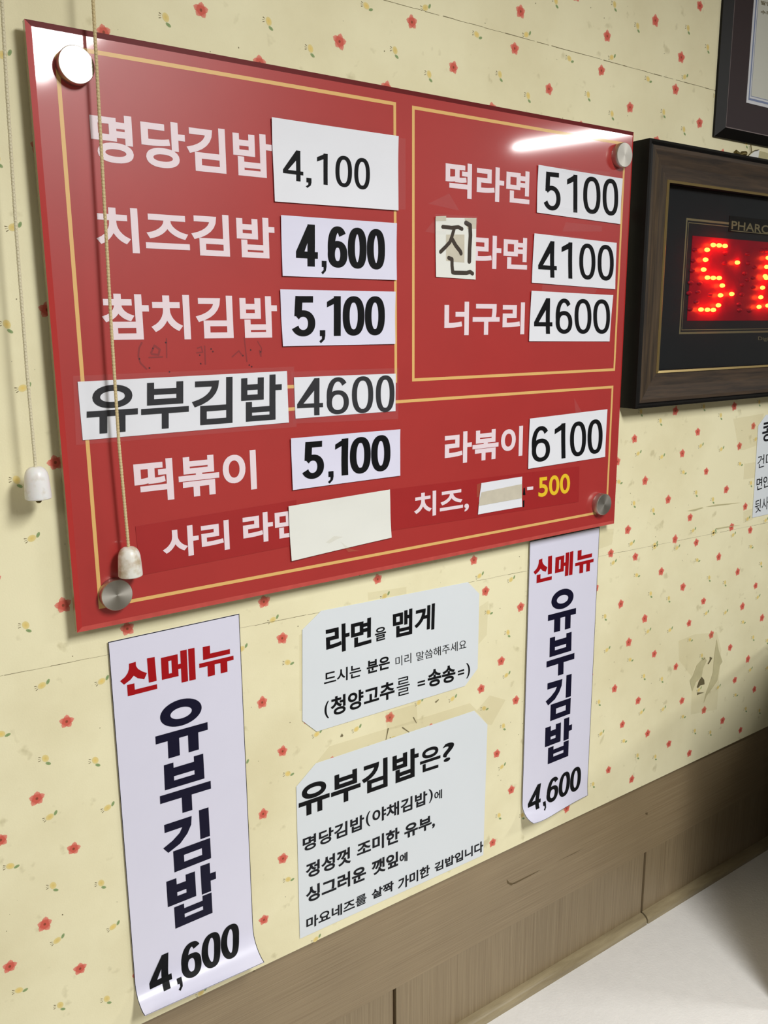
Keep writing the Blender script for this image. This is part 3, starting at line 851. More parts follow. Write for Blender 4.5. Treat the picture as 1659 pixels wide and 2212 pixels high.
letter(st2, '500', pq([(1188, 300), (1440, 265), (1440, 423), (1188, 458)], DF, (840, 950), 3.687), S1, M['yellow_ink'], .028, label='yellow lettering')

# faint rubbed-out marker row below the third dish
b = MB(); bd = MB()
def stroke(b, pts, w, y, org=(0, 0), s=1.0, d=DF):
    P = [Vector(W(org[0] + p[0] / s, org[1] + p[1] / s, d)) for p in pts]
    for i in range(len(P) - 1):
        t = (P[i + 1] - P[i]); nn = Vector((-t.y, t.x)).normalized() * w / 2
        yy = y - 2e-6 * (i % 9)
        b.quad(*[(q.x, yy, q.y) for q in (P[i] - nn, P[i + 1] - nn, P[i + 1] + nn, P[i] + nn)])
    for i, p in enumerate(P):
        b.poly([(p.x + w / 2 * cos(2 * pi * k / 10), y - 2.2e-5 - 1e-6 * i, p.y + w / 2 * sin(2 * pi * k / 10)) for k in range(10)])
ZS = (160, 700)
for pts, w_ in (([(505, 140), (485, 180), (480, 240), (495, 290), (540, 335)], .0018), ([(575, 215), (600, 160), (640, 190), (630, 230), (580, 225)], .0022),
                ([(560, 250), (660, 245)], .0016), ([(690, 110), (692, 250)], .0014), ([(920, 180), (950, 170), (960, 210), (915, 215)], .0014),
                ([(975, 165), (980, 300)], .0016), ([(1180, 245), (1230, 200), (1260, 240)], .0016), ([(1270, 100), (1290, 280)], .0015), ([(1385, 200), (1395, 240)], .002), ([(1370, 130), (1400, 180), (1395, 240)], .0012)):
    stroke(b, pts, w_, -DF - 0.0001, ZS, 3.456)
b.build('faded_marker', M['smudge'], board, fix=False)['kind'] = 'stuff'
for x, y in ((588, 182), (487, 260), (562, 328), (685, 138), (712, 357), (938, 232), (1022, 186), (1036, 205), (1260, 235), (1318, 193), (1392, 207), (1325, 318), (1308, 306), (946, 296)):
    p = W(ZS[0] + x / 3.456, ZS[1] + y / 3.456, DF); r = .0010
    bd.poly([(p[0] + r * cos(2 * pi * k / 7) * random.uniform(.6, 1.3), -DF - 0.00016, p[1] + r * sin(2 * pi * k / 7)) for k in range(7)])
bd.build('marker_speck', M['smudge_dark'], board, fix=False)['kind'] = 'stuff'
# nicks and old tape corners left on the board face
for pts in ([(1283, 368), (1318, 372), (1316, 384), (1280, 380)], [(1222, 480), (1300, 488), (1300, 500), (1215, 500)], [(1172, 614), (1290, 620), (1286, 634), (1170, 628)],
            [(1240, 860), (1262, 900), (1244, 902)], [(925, 440), (970, 418), (992, 455)], [(918, 500), (942, 470), (942, 505)]):
    q = [W(p[0], p[1], DF) for p in pts]; b = MB(); b.poly([(p[0], -DF - 0.0002, p[1]) for p in q]); b.build('tape_residue', M['tape'], board, fix=False)

# ---- slips of paper taped to the board
def slip(name, label, corners, material, d=DF, base=0.0007, lift=0.0011, seed=0, nx=10, nz=8, thick=0.00025, cat='price tag', group=None, edge_w=(1, 1, 1, 1)):
    """a quadrilateral sheet whose rim stands slightly off the board; returns (thing, surf)"""
    q = [Vector(W(p[0], p[1], d + base + lift * 0.7)) for p in corners]
    TL, TR, BR, BL = q
    cx = sum((p.x for p in q)) / 4; cz = sum((p.y for p in q)) / 4
    rx = max(abs(p.x - cx) for p in q); rz = max(abs(p.y - cz) for p in q)
    rnd = random.Random(seed); ph = rnd.uniform(0, 6.28)
    def bump(x, z):
        u = (x - cx) / rx; v = (z - cz) / rz
        return base + lift * (0.75 * (u * u * 0.6 + v * v * 0.5) + 0.25 * sin(3 * u + ph) * sin(2 * v + ph) ** 2)
    t = thing(name, label, cat, (cx, -d, cz), group)
    V, F = [], []
    for side in (0, 1):
        for j in range(nz + 1):
            for i in range(nx + 1):
                u, v = i / nx, j / nz
                p = (BL * (1 - u) + BR * u) * (1 - v) + (TL * (1 - u) + TR * u) * v
                V.append((p.x, -(d + bump(p.x, p.y) - side * thick), p.y))
    N = (nx + 1) * (nz + 1)
    for j in range(nz):
        for i in range(nx):
            a = j * (nx + 1) + i
            F.append((a, a + 1, a + nx + 2, a + nx + 1)); F.append((N + a, N + a + nx + 1, N + a + nx + 2, N + a + 1))
    rim = [i for i in range(nx + 1)] + [j * (nx + 1) + nx for j in range(1, nz + 1)] + [nz * (nx + 1) + i for i in range(nx - 1, -1, -1)] + [j * (nx + 1) for j in range(nz - 1, 0, -1)]
    for a, c in zip(rim, rim[1:] + rim[:1]): F.append((a, N + a, N + c, c))
    link_mesh('paper_sheet', V, F, material, t, smooth=False)
    return t, plane_surf(d, bump), d + base + lift * 0.7

def tape(parent, pts, surf, material, dd, extra=0.0004, org=(0, 0), s=1.0, label=None):
    """a strip of tape laid over; four photo corners"""
    TL, TR, BR, BL = [Vector(W(org[0] + p[0] / s, org[1] + p[1] / s, dd)) for p in pts]
    V, F = [], []; nx, nz = 8, 4
    for j in range(nz + 1):
        for i in range(nx + 1):
            u, v = i / nx, j / nz
            p = (BL * (1 - u) + BR * u) * (1 - v) + (TL * (1 - u) + TR * u) * v
            V.append(surf(p.x, p.y, extra))
    for j in range(nz):
        for i in range(nx):
            a = j * (nx + 1) + i; F.append((a, a + 1, a + nx + 2, a + nx + 1))
    o = link_mesh('tape', V, F, material, parent)
    if label: o['label'] = label
    return o

# left column
t, s_, dd = slip('price_card', 'large white card reading 4,100 beside the top left row', [(587, 253), (861, 294), (861, 454.5), (594, 435)], M['paper'], seed=1, lift=.0022, base=.0012)
digits(t, '4,100', pq([(612, 321), (800, 343), (800, 411), (612, 387)], dd), s_, M['black_ink'], '4,100', 0.165, 0.122)
tape(t, [(861, 296), (878, 299), (878, 452), (861, 452)], plane_surf(DF, lambda a, b: 0.0004), M['tape'], dd)
t, s_, dd = slip('price_card', 'bluish-white card with bold 4,600 in the second left row', [(607, 464.5), (857, 482), (857, 605), (610.6, 596)], M['paper_lilac'], seed=2, base=.0012, lift=.0016)
digits(t, '4,600', pq([(640, 482.5), (832, 496), (832, 583), (640, 574)], dd), s_, M['black_ink'], 'h4,600', 0.212, 0.160)
t, s_, dd = slip('price_card', 'bluish-white card with bold 5,100 in the third left row', [(605.3, 625), (854.5, 630), (854, 743), (611.4, 748)], M['paper_lilac'], seed=3, base=.0012, lift=.0016)
digits(t, '5,100', pq([(631, 639.5), (832, 640), (832, 724), (631, 727)], dd), s_, M['black_ink'], 'h5,100', 0.212, 0.160)
t, s_, dd = slip('name_card', 'long tilted white card with black Korean dish name under clear tape', [(167.8, 824.7), (619.8, 801.4), (624.2, 912.7), (179, 951)], M['paper'], seed=4, base=.0006, lift=.0006, cat='menu card')
letter(t, '유부김밥', pq([(187.3, 830), (608.7, 808), (608.7, 906.5), (187.3, 939)], dd), s_, M['soft_ink'], .026)
tape(t, [(157, 812), (634, 792), (640, 922), (164, 961)], plane_surf(DF, lambda a, b: 0.0016), M['tape'], dd)
t, s_, dd = slip('price_card', 'white card with plain 4600 right of the long tilted dish name card', [(635, 815), (855, 807), (854.4, 888), (638.4, 904.3)], M['paper'], seed=5, base=.0006, lift=.0006)
digits(t, '4600', pq([(641.8, 818.5), (852, 810), (852, 889), (641.8, 899)], dd), s_, M['soft_ink'], 'w4600', 0.166, 0.116)
tape(t, [(628, 803), (860, 795), (859, 905), (632, 915)], plane_surf(DF, lambda a, b: 0.0016), M['tape'], dd)
t, s_, dd = slip('price_card', 'bluish-white card with bold 5,100 in the fifth left row, above a blank card', [(628.3, 947), (864.6, 927.3), (864.6, 1027.5), (632.7, 1058.6)], M['paper_lilac'], seed=6, base=.0012, lift=.0018)
digits(t, '5,100', pq([(653, 956), (843.6, 938), (843.6, 1016), (653, 1037)], dd), s_, M['black_ink'], 'h5,100', 0.212, 0.160)
t, s_, dd = slip('blank_card', 'blank white card covering the end of the lowest left row', [(623.5, 1093.8), (842.5, 1057.4), (846.2, 1161.4), (630.2, 1212)], M['paper_blank'], seed=7, base=.0014, lift=.0022, cat='blank card')
b = MB()
for pts in ([(704, 1172), (722, 1158), (741, 1160), (728, 1165), (712, 1174)], [(736, 1170), (758, 1186), (778, 1190), (752, 1192)]):
    q = [W(p[0], p[1], dd) for p in pts]; b.poly([s_(p[0], p[1], 0.0006) for p in q])
b.build('tape', M['tape_pale'], t, fix=False)
# right column
t, s_, dd = slip('price_card', 'white card reading 5100 at the top of the right column', [(1163.3, 356), (1345.3, 385.8), (1340, 484), (1160, 459)], M['paper'], seed=8, base=.0009, lift=.0015)
digits(t, '5100', pq([(1175, 370), (1336, 388), (1336, 467), (1175, 453)], dd), s_, M['black_ink'], '5100', 0.163, 0.118)
tape(t, [(1213, 360), (1290, 372), (1290, 381), (1213, 372)], s_, M['tape'], dd)
tape(t, [(1208, 446), (1295, 462), (1292, 472), (1205, 458)], s_, M['tape'], dd)
t, s_, dd = slip('price_card', 'white card reading 4100, second in the right column', [(1154.6, 504), (1332.5, 524.6), (1329, 624.7), (1148.9, 610.5)], M['paper'], seed=9, base=.0009, lift=.0015)
digits(t, '4100', pq([(1163, 519), (1326, 530), (1326, 607), (1163, 598)], dd), s_, M['black_ink'], '4100', 0.163, 0.118)
tape(t, [(1195, 506), (1262, 514), (1262, 526), (1195, 520)], s_, M['tape'], dd)
t, s_, dd = slip('price_card', 'white card reading 4600, third in the right column', [(1148.2, 628), (1324.7, 637.5), (1316.6, 737.5), (1142.8, 737)], M['paper'], seed=10, base=.0009, lift=.0015)
digits(t, '4600', pq([(1154, 643.5), (1318, 647), (1318, 721), (1154, 721)], dd), s_, M['black_ink'], '4600', 0.163, 0.118)
t, s_, dd = slip('price_card', 'white card reading 6100 above the yellow 500', [(1144.8, 904.3), (1312.3, 884), (1307.2, 986.9), (1141, 1012.8)], M['paper'], seed=11, base=.0009, lift=.0015)
digits(t, '6100', pq([(1149, 923), (1302, 904), (1302, 978), (1149, 1000)], dd), s_, M['black_ink'], '6100', 0.163, 0.118)
# handwritten slip
t, s_, dd = slip('handwritten_slip', 'small taped white slip with one brush-written black character', [(940.9, 470), (1029.3, 471), (1027.5, 603.8), (942, 598)], M['paper_blank'], seed=12, base=.0009, lift=.0012, cat='paper slip')
Z5 = (900, 400); K5 = 5.53
tape(t, [(355, 590), (575, 590), (575, 925), (355, 905)], s_, M['tape_brown'], dd, .00015, Z5, K5)
tape(t, [(228, 372), (352, 368), (352, 425), (228, 428)], s_, M['tape_brown'], dd, .00018, Z5, K5)
tape(t, [(575, 395), (714, 392), (712, 520), (610, 520)], s_, M['tape_brown'], dd, .00020, Z5, K5)
tape(t, [(230, 550), (355, 545), (355, 590), (230, 590)], s_, M['tape'], dd, .00018, Z5, K5)
tape(t, [(215, 345), (720, 375), (725, 470), (215, 440)], plane_surf(DF, lambda a, b: 0.0026), M['tape'], dd, .0003, Z5, K5)
b = MB()
def brush(pts, w):
    P = [Vector(W(Z5[0] + p[0] / K5, Z5[1] + p[1] / K5, dd)) for p in pts]
    for i in range(len(P) - 1):
        tt = P[i + 1] - P[i]; nn = Vector((-tt.y, tt.x)).normalized() * w / 2
        b.quad(*[s_(q.x, q.y, 0.0004 + 2e-6 * i) for q in (P[i] - nn, P[i + 1] - nn, P[i + 1] + nn, P[i] + nn)])
    for i, p in enumerate(P):
        b.poly([s_(p.x + w / 2 * cos(2 * pi * k / 14), p.y + w / 2 * sin(2 * pi * k / 14), 0.00043 + 1e-6 * i) for k in range(14)])
brush([(312, 497), (420, 508), (500, 500), (545, 522)], .0048)
brush([(450, 520), (425, 610), (400, 680), (345, 740), (288, 795)], .0050)
brush([(425, 640), (470, 720), (525, 790), (533, 815)], .0055)
brush([(592, 450), (640, 478), (645, 600), (635, 760), (632, 910)], .0060)
brush([(385, 868), (425, 885), (425, 960), (432, 1040), (455, 1045), (600, 1048), (640, 1035), (668, 1055)], .0052)
b.build('handwriting', M['marker'], t, fix=False)
# small slip hiding a word in the lowest right row
t, s_, dd = slip('cover_slip', 'small white slip with a beige tape band hiding a word', [(1040, 1043.6), (1128, 1029.5), (1128, 1094.6), (1032.6, 1111.4)], M['paper'], seed=13, base=.0009, lift=.0014, cat='paper slip')
tape(t, [(740, 418), (1062, 352), (1062, 465), (714, 528)], s_, M['tape_brown'], dd, .0003, (840, 950), 3.687, 'beige tape band')
tape(t, [(705, 355), (740, 345), (722, 455), (705, 458)], plane_surf(DF, lambda a, b: 0.0006), M['tape_pale'], dd, .0003, (840, 950), 3.687)
b = MB()
for pts in ([(1074, 385), (1082, 380), (1088, 440), (1068, 440)], [(1068, 485), (1080, 480), (1078, 535), (1068, 537)]):
    q = [W(840 + p[0] / 3.687, 950 + p[1] / 3.687, DF + .0008) for p in pts]; b.poly([(p[0], -DF - .0008, p[1]) for p in q])
b.build('old_letter_edge', M['black_ink'], t, fix=False)

# ================================================================== NOTICES ON THE WALL
def notice(name, label, pts, material, d=0.0012, org=(0, 0), s=1.0):
    q = [W(org[0] + p[0] / s, org[1] + p[1] / s, d) for p in pts]
    c = (sum(p[0] for p in q) / len(q), 0, sum(p[1] for p in q) / len(q))
    t = thing(name, label, 'notice', c)
    b = MB(); b.prism(list(reversed(q)), -d, -0.0006); b.build('paper_sheet', material, t)
    return t, plane_surf(d)
N1 = ((640, 1250), 3.95)
t, sn = notice('paper_notice', 'white notice with cut corners hanging just below the menu board',
               [(52, 437), (213, 275), (1465, 30), (1562, 128), (1548, 767), (1440, 915), (175, 1305), (53, 1213)], M['paper_note'], 0.0012, *N1)
def L1(txt, quad, k, mk='black_ink'): letter(t, txt, pq(quad, 0.0012, *N1), sn, M[mk], k)
L1('라면', [(250, 417), (642, 328), (640, 552), (257, 662)], .034)
L1('을', [(670, 425), (765, 402), (765, 515), (672, 540)], .02)
L1('맵게', [(823, 290), (1183, 208), (1177, 430), (825, 512)], .030)
L1('드시는', [(237, 798), (553, 722), (553, 833), (237, 915)], .020)
L1('분은', [(600, 705), (797, 655), (797, 763), (602, 815)], .034)
L1('미리', [(845, 668), (980, 632), (980, 718), (847, 752)], .0)
L1('말씀해주세요', [(1023, 630), (1450, 515), (1450, 597), (1027, 705)], .0)
L1('(', [(240, 1050), (278, 1040), (278, 1188), (240, 1198)], .012)
L1('청양고추', [(295, 1015), (838, 865), (838, 1015), (297, 1177)], .030)
L1('를', [(855, 855), (968, 825), (968, 978), (858, 1008)], .0)
L1('=', [(1035, 880), (1098, 862), (1098, 905), (1035, 920)], .05)
L1('송송', [(1120, 785), (1357, 728), (1357, 873), (1122, 930)], .034)
L1('=', [(1378, 787), (1432, 770), (1432, 812), (1378, 826)], .05)
L1(')', [(1450, 722), (1482, 712), (1482, 845), (1450, 852)], .012)
for pts, mk in (([(610, 120), (940, 70), (940, 130), (615, 185)], 'tape_pale'), ([(1562, 240), (1640, 190), (1625, 480), (1555, 560)], 'tape_pale'),
                ([(25, 480), (52, 470), (55, 1130), (28, 1130)], 'tape_pale')):
    q = pq(pts, 0.0004, *N1); b = MB(); b.poly([(p[0], -0.0004, p[1]) for p in q]); b.build('tape', M[mk], t, fix=False)

N2 = ((620, 1560), 3.607); N3 = ((620, 1760), 3.607)
bl = W(647.9, 2028, 0.0012); br = W(1044, 1847, 0.0012)
t, sn = notice('paper_notice', 'white notice with question mark and cut top corners, standing on the wainscot line',
               [(640.0, 1700), (682.4, 1649.3), (1024.7, 1535.4), (1053, 1565), (1044, 1847), (647.9, 2028)], M['paper_note'], 0.0012)
def L2(txt, quad, k, P=N2, mk='soft_ink'): letter(t, txt, pq(quad, 0.0012, *P), sn, M[mk], k)
L2('유부김밥', [(88, 500), (1025, 190), (1025, 415), (92, 750)], .034, mk='black_ink')
L2('은', [(1035, 222), (1195, 168), (1195, 347), (1037, 398)], .028, mk='black_ink')
L2('?', [(1213, 180), (1302, 140), (1300, 285), (1215, 318)], .02, mk='black_ink')
L2('명당김밥', [(122, 903), (600, 714), (600, 829), (122, 1015)], 0.030)
L2('(', [(613, 705), (648, 690), (648, 808), (615, 820)], 0.012)
L2('야채김밥', [(665, 688), (1092, 530), (1092, 637), (665, 796)], 0.030)
L2(')', [(1103, 525), (1135, 512), (1135, 620), (1105, 632)], 0.012)
L2('에', [(1147, 545), (1208, 520), (1208, 590), (1148, 612)], 0.024)
L2('정성껏', [(148, 385), (495, 246), (495, 372), (148, 500)], 0.034, N3)
L2('조미한', [(545, 226), (875, 91), (875, 210), (545, 332)], 0.034, N3)
L2('유부,', [(912, 85), (1152, -10), (1152, 93), (915, 190)], 0.040, N3)
L2('싱그러운', [(148, 570), (615, 388), (615, 505), (150, 692)], 0.036, N3)
L2('깻잎', [(660, 365), (865, 283), (865, 395), (662, 478)], 0.036, N3)
L2('에', [(877, 312), (938, 287), (938, 357), (878, 380)], 0.036, N3)
L2('마요네즈', [(150, 808), (528, 645), (528, 732), (150, 898)], 0.030, N3)
L2('를', [(533, 645), (618, 605), (618, 685), (535, 722)], 0.022, N3)
L2('살짝', [(658, 590), (830, 508), (830, 590), (662, 662)], 0.036, N3)
L2('가미한', [(865, 500), (1112, 383), (1112, 468), (865, 595)], 0.032, N3)
L2('김밥입니다', [(1150, 378), (1528, 200), (1528, 285), (1150, 448)], 0.036, N3)
for pts in ([(620 + 225 / 3.607, 1560 + 318 / 3.607), (712, 1612), (1015, 1519), (1040, 1545), (1024.7, 1535.4), (682, 1649)],
            [(1030, 1535), (1058, 1502), (1092, 1512), (1062, 1566), (1053, 1565)], [(833, 1540), (900, 1520), (902, 1560), (836, 1578)]):
    q = pq(pts, 0.0004); b = MB(); b.poly([(p[0], -0.0004, p[1]) for p in q]); b.build('tape', M['tape_yellow'], t, fix=False)

# notice cut by the right edge of the photo
a0 = [W(*p, 0.0012) for p in ((1655, 896), (1638.3, 919.7), (1625.5, 1118.5))]
wd3 = 0.30
t = thing('paper_notice', 'white notice at the right edge of the photo, below the clock', 'notice', (a0[2][0] + .15, 0, a0[1][1]))
b = MB(); zbt = a0[2][1]; zto = a0[0][1]
b.prism([(a0[2][0], zbt), (a0[2][0] + wd3, zbt), (a0[2][0] + wd3, zto - .02), (a0[2][0] + wd3 - .02, zto), (a0[0][0], zto), (a0[1][0], a0[1][1])], -0.0012, -0.0006)
b.build('paper_sheet', M['paper_note'], t); sn = plane_surf(0.0012)
for txt, qd, k in (('콩', [(1647, 914), (1670, 908), (1669, 950), (1646, 956)], .02), ('건더', [(1637, 985), (1668, 976), (1667, 1003), (1636, 1013)], .0),
                   ('면안', [(1634.5, 1033), (1663, 1025), (1662, 1050), (1633.5, 1060)], .01), ('뒷사', [(1631, 1081), (1660, 1072), (1659, 1099), (1630, 1109)], .0)):
    letter(t, txt, pq(qd, 0.0012), sn, M['soft_ink'], k)

# ---- hanging banners with curled lower ends
def banner(name, label, x0, width, ztop, length, s0, kap, base, jobs, quads_org):
    """developable strip: coordinates (u across in metres, v = -arc length from the top)"""
    t = thing(name, label, 'banner', (x0 + width / 2, 0, ztop))
    def pt(u, v, lift=0.0):
        s = -v; f = min(1, max(0, u / width))
        so = s0[0] * (1 - f) + s0[1] * f; K = kap[0] * (1 - f) ** kap[2] + kap[1] * f ** (1 / kap[2] if kap[2] > 1 else 1)
        y0 = base[0] * (1 - f) + base[1] * f
        if s <= so: return (x0 + u, -(y0 + lift), ztop - s)
        th = (s - so) * K; R = 1 / K
        return (x0 + u, -(y0 + R * (1 - cos(th)) + lift * cos(th)), ztop - so - R * sin(th) + lift * sin(th))
    nx, nz = 16, 110; V, F = [], []
    for side in (0, 1):
        for j in range(nz + 1):
            s = length * j / nz
            for i in range(nx + 1): V.append(pt(width * i / nx, -s, -side * 0.0003))
    Nn = (nx + 1) * (nz + 1)
    for j in range(nz):
        for i in range(nx):
            a = j * (nx + 1) + i
            F.append((a, a + nx + 1, a + nx + 2, a + 1)); F.append((Nn + a, Nn + a + 1, Nn + a + nx + 2, Nn + a + nx + 1))
    link_mesh('paper_sheet', V, F, M['paper_glossy'], t, smooth=True)
    # thin black printed outline
    def line(u0, u1, v0, v1, nm='outline'):
        V, F = [], []; n = 80
        vert = abs(v1 - v0) > abs(u1 - u0)
        for i in range(n + 1):
            f = i / n
            if vert: V += [pt(u0, v0 + (v1 - v0) * f, .0002), pt(u1, v0 + (v1 - v0) * f, .0002)]
            else: V += [pt(u0 + (u1 - u0) * f, v0, .0002), pt(u0 + (u1 - u0) * f, v1, .0002)]
        for i in range(n): F.append((2 * i, 2 * i + 2, 2 * i + 3, 2 * i + 1))
        link_mesh(nm, V, F, M['black_ink'], t)
    for a in ((0, .0007, 0, -length), (width - .0007, width, 0, -length), (0, width, 0, -.0010), (0, width, -length + .0005, -length)): line(*a)
    def find(px, py):
        best = None; u0, u1, v0, v1 = -.01, width + .01, -length - .01, .01
        for _ in range(5):
            N = 14; bb = None
            for i in range(N + 1):
                for j in range(N + 1):
                    u = u0 + (u1 - u0) * i / N; v = v0 + (v1 - v0) * j / N
                    q = pix(pt(u, v)); e_ = (q[0] - px) ** 2 + (q[1] - py) ** 2
                    if bb is None or e_ < bb[0]: bb = (e_, u, v)
            du, dv = (u1 - u0) / N * 1.3, (v1 - v0) / N * 1.3
            u0, u1, v0, v1 = bb[1] - du, bb[1] + du, bb[2] - dv, bb[2] + dv
        return (bb[1], bb[2])
    for txt, qd, (org, s), mk, k, sub in jobs:
        q = [find(org[0] + p[0] / s, org[1] + p[1] / s) for p in qd]
        lab = {'red_ink': 'red lettering', 'navy_ink': 'navy lettering'}.get(mk)
        if txt in GLYPH: glyph(t, txt, q, pt, M[mk], lab); continue
        if txt == '4,600': digits(t, txt, q, pt, M[mk], 'h4,600', .195, .150); continue
        letter(t, txt, q, pt, M[mk], k, sub=sub, label={'red_ink': 'red lettering', 'navy_ink': 'navy lettering'}.get(mk))
    return t
A = ((220, 1360), 4.366); B = ((220, 1720), 4.366)
banner('paper_banner', 'larger white paper banner with curled lower end, left below the board', 0.0370, 0.1618, ZB - 0.0240, 0.487,
       (0.444, 0.438), (42.0, 29.0, 1.0), (0.0027, 0.0015), [
    ('신', [(162, 325), (497, 257), (523, 557), (182, 645)], A, 'red_ink', .060, 0),
    ('메', [(555, 243), (873, 170), (886, 468), (570, 543)], A, 'red_ink', .052, 0),
    ('뉴', [(913, 173), (1236, 102), (1245, 381), (922, 464)], A, 'red_ink', .060, 0),
    ('유', [(490, 720), (985, 597), (1005, 1102), (516, 1250)], A, 'navy_ink', .056, 0),
    ('부', [(535, 1294), (1010, 1152), (1037, 1643), (556, 1792)], A, 'navy_ink', .056, 0),
    ('김', [(562, 247), (1005, 103), (1030, 582), (595, 753)], B, 'navy_ink', .056, 0),
    ('밥', [(605, 776), (1068, 608), (1092, 1077), (637, 1273)], B, 'navy_ink', .048, 0),
    ('4,600', [(445, 1551), (1300, 1170), (1315, 1486), (470, 1898)], B, 'black_ink', .042, 2)], None)
C_ = ((1120, 1140), 6.145); D_ = ((1120, 1460), 6.505)
banner('paper_banner', 'narrower-looking white paper banner below the right end of the board, lower left corner curled', 0.6908, 0.1612, ZB - 0.0065, 0.486,
       (0.446, 0.462), (44.0, 6.0, 1.6), (0.0040, 0.0025), [
    ('신', [(205, 424), (445, 368), (440, 688), (193, 748)], C_, 'red_ink', .060, 0),
    ('메', [(492, 370), (728, 307), (714, 622), (480, 672)], C_, 'red_ink', .052, 0),
    ('뉴', [(757, 312), (1003, 250), (990, 562), (748, 620)], C_, 'red_ink', .060, 0),
    ('유', [(400, 860), (770, 768), (757, 1313), (385, 1413)], C_, 'navy_ink', .056, 0),
    ('부', [(378, 1474), (747, 1368), (737, 1894), (367, 2015)], C_, 'navy_ink', .056, 0),
    ('김', [(390, 74), (746, -30), (725, 530), (372, 664)], D_, 'navy_ink', .056, 0),
    ('밥', [(378, 697), (755, 562), (738, 1108), (364, 1261)], D_, 'navy_ink', .048, 0),
    ('4,600', [(165, 1572), (885, 1248), (868, 1588), (150, 1930)], D_, 'black_ink', .042, 2)], None)

# ================================================================== BLIND CORDS
def cord(label, pts, knob_px, d, cmat, kmat, ztop, kw=0.0128, kh=0.0325):
    P = []
    for (px, py) in pts:
        x, z = W(px, py, d); P.append(Vector((x, -d, z)))
    kx, kz = W(knob_px[0], knob_px[1], d)
    top = P[0] + (P[0] - P[1]).normalized() * ((ztop - P[0].z) / (P[0] - P[1]).normalized().z)
    P = [top] + P + [Vector((kx, -d, kz + kh * 0.42))]
    t = thing('blind_cord', label, 'cord', (kx, -d, kz))
    # resample
    R = []
    for i in range(len(P) - 1):
        n = max(2, int((P[i] - P[i + 1]).length / 0.006))
        for k in range(n): R.append(P[i].lerp(P[i + 1], k / n))
    R.append(P[-1])
    b = MB(); b.tube(R, 0.00150, 10); b.build('cord_line', cmat, t, smooth=True)
    # braided strands winding over the core
    for s, hand in ((0, 1), (1, 1), (0, -1), (1, -1)):
        Q = []
        vis = [p for p in R if p.z < ZB + 0.72]
        L = 0.0
        for i in range(len(vis) - 1):
            for k in range(5):
                p = vis[i].lerp(vis[i + 1], k / 5); ln = (vis[i] - vis[i + 1]).length
                ph = hand * (L + ln * k / 5) / 0.0065 * 2 * pi + s * pi
                Q.append(p + Vector((cos(ph) * .00145, sin(ph) * .00145, 0)))
            L += (vis[i] - vis[i + 1]).length
        b = MB(); b.tube(Q, 0.00045, 4); b.build('braid_strand', cmat, t, smooth=True)
    b = MB()
    pr = [(0.0035, kh), (0.0060, kh * .985), (0.0085, kh * .93), (0.0105, kh * .83), (0.0116, kh * .7), (0.0121, kh * .5), (kw, kh * .12), (kw, 0.0008), (kw - .0008, 0), (kw - .0025, 0.0), (kw - .0032, 0.004), (0.003, 0.005)]
    b.lathe((kx, -d, kz - kh / 2), 'z', [(r, h) for r, h in reversed(pr)], 40)
    b.build('pull_knob', kmat, t, smooth=True)
    return t, (kx, kz)
t, (kx, kz) = cord('white braided blind cord with clean white pull, hanging left of the menu board', [(4, 0), (14, 180), (35, 500), (58, 800)], (80, 1043), 0.030, M['cord_white'], M['knob'], ZC)
b = MB(); b.lathe((kx, -.030, kz - .0205), 'z', [(0.0015, 0), (0.0028, .0012), (0.0030, .004), (.002, .006)], 14); b.build('cord_knot', M['brass'], t, smooth=True)
t, (kx, kz) = cord('cream braided blind cord with stained white pull, hanging in front of the red board', [(201, 0), (212, 200), (226, 450), (240, 700), (257, 960)], (280, 1213), 0.036, M['cord'], M['knob_dirty'], ZC)

# ================================================================== LED WALL CLOCK
clk = thing('led_clock', 'framed digital wall clock with glowing red digits right of the board', 'clock', (1.2, 0, ZB + 0.39))
cx0, cz0, cz1 = 0.889, ZB + 0.187, ZB + 0.592
cx1 = cx0 + 0.66
def ring(name, material, o_in, o_out, y_out, y_in, mats=None, parent=clk, box=(cx0, cx1, cz0, cz1)):
    """mitred frame members; o_* = inset from the outer size at the outer and inner edge, y_* the matching depth"""
    X0, X1, Z0, Z1 = box
    A = [(X0 + o_out, y_out, Z0 + o_out), (X1 - o_out, y_out, Z0 + o_out), (X1 - o_out, y_out, Z1 - o_out), (X0 + o_out, y_out, Z1 - o_out)]
    Bq = [(X0 + o_in, y_in, Z0 + o_in), (X1 - o_in, y_in, Z0 + o_in), (X1 - o_in, y_in, Z1 - o_in), (X0 + o_in, y_in, Z1 - o_in)]
    for i in range(4):
        j = (i + 1) % 4
        b = MB(); b.quad(A[i], A[j], Bq[j], Bq[i])
        b.build(name, (mats[i] if mats else material), parent, fix=False)
F_ = -1
YO = -0.0335
ring('frame_side', M['black_frame'], 0, 0, 0.0, YO + .001)
ring('frame_rim', M['black_frame'], 0.0035, 0, YO + .001, YO)
ring('frame_rim', M['black_frame'], 0.0065, 0.0035, YO, YO + .0022)
ring('frame_rim', M['black_frame'], 0.0085, 0.0065, YO + .0022, YO + .0004)
WM = [M['brown_frame_h'], M['brown_frame_v'], M['brown_frame_h'], M['brown_frame_v']]
prof = [(0.0085, YO + .0004), (0.014, YO + .0004), (0.024, YO + .0025), (0.034, YO + .0045), (0.044, YO + .0055), (0.0535, YO + .0060)]
for a, c in zip(prof, prof[1:]): ring('frame_member', None, c[0], a[0], a[1], c[1], WM)
ring('gold_lip', M['lip'], 0.0545, 0.0535, YO + .0060, YO + .0035)
ring('gold_lip', M['lip'], 0.0580, 0.0545, YO + .0035, YO + .0045)
ring('gold_lip', M['black_frame'], 0.0585, 0.0580, YO + .0045, -0.0185)
YG = -0.0205; YM = -0.0140
i0 = 0.0583
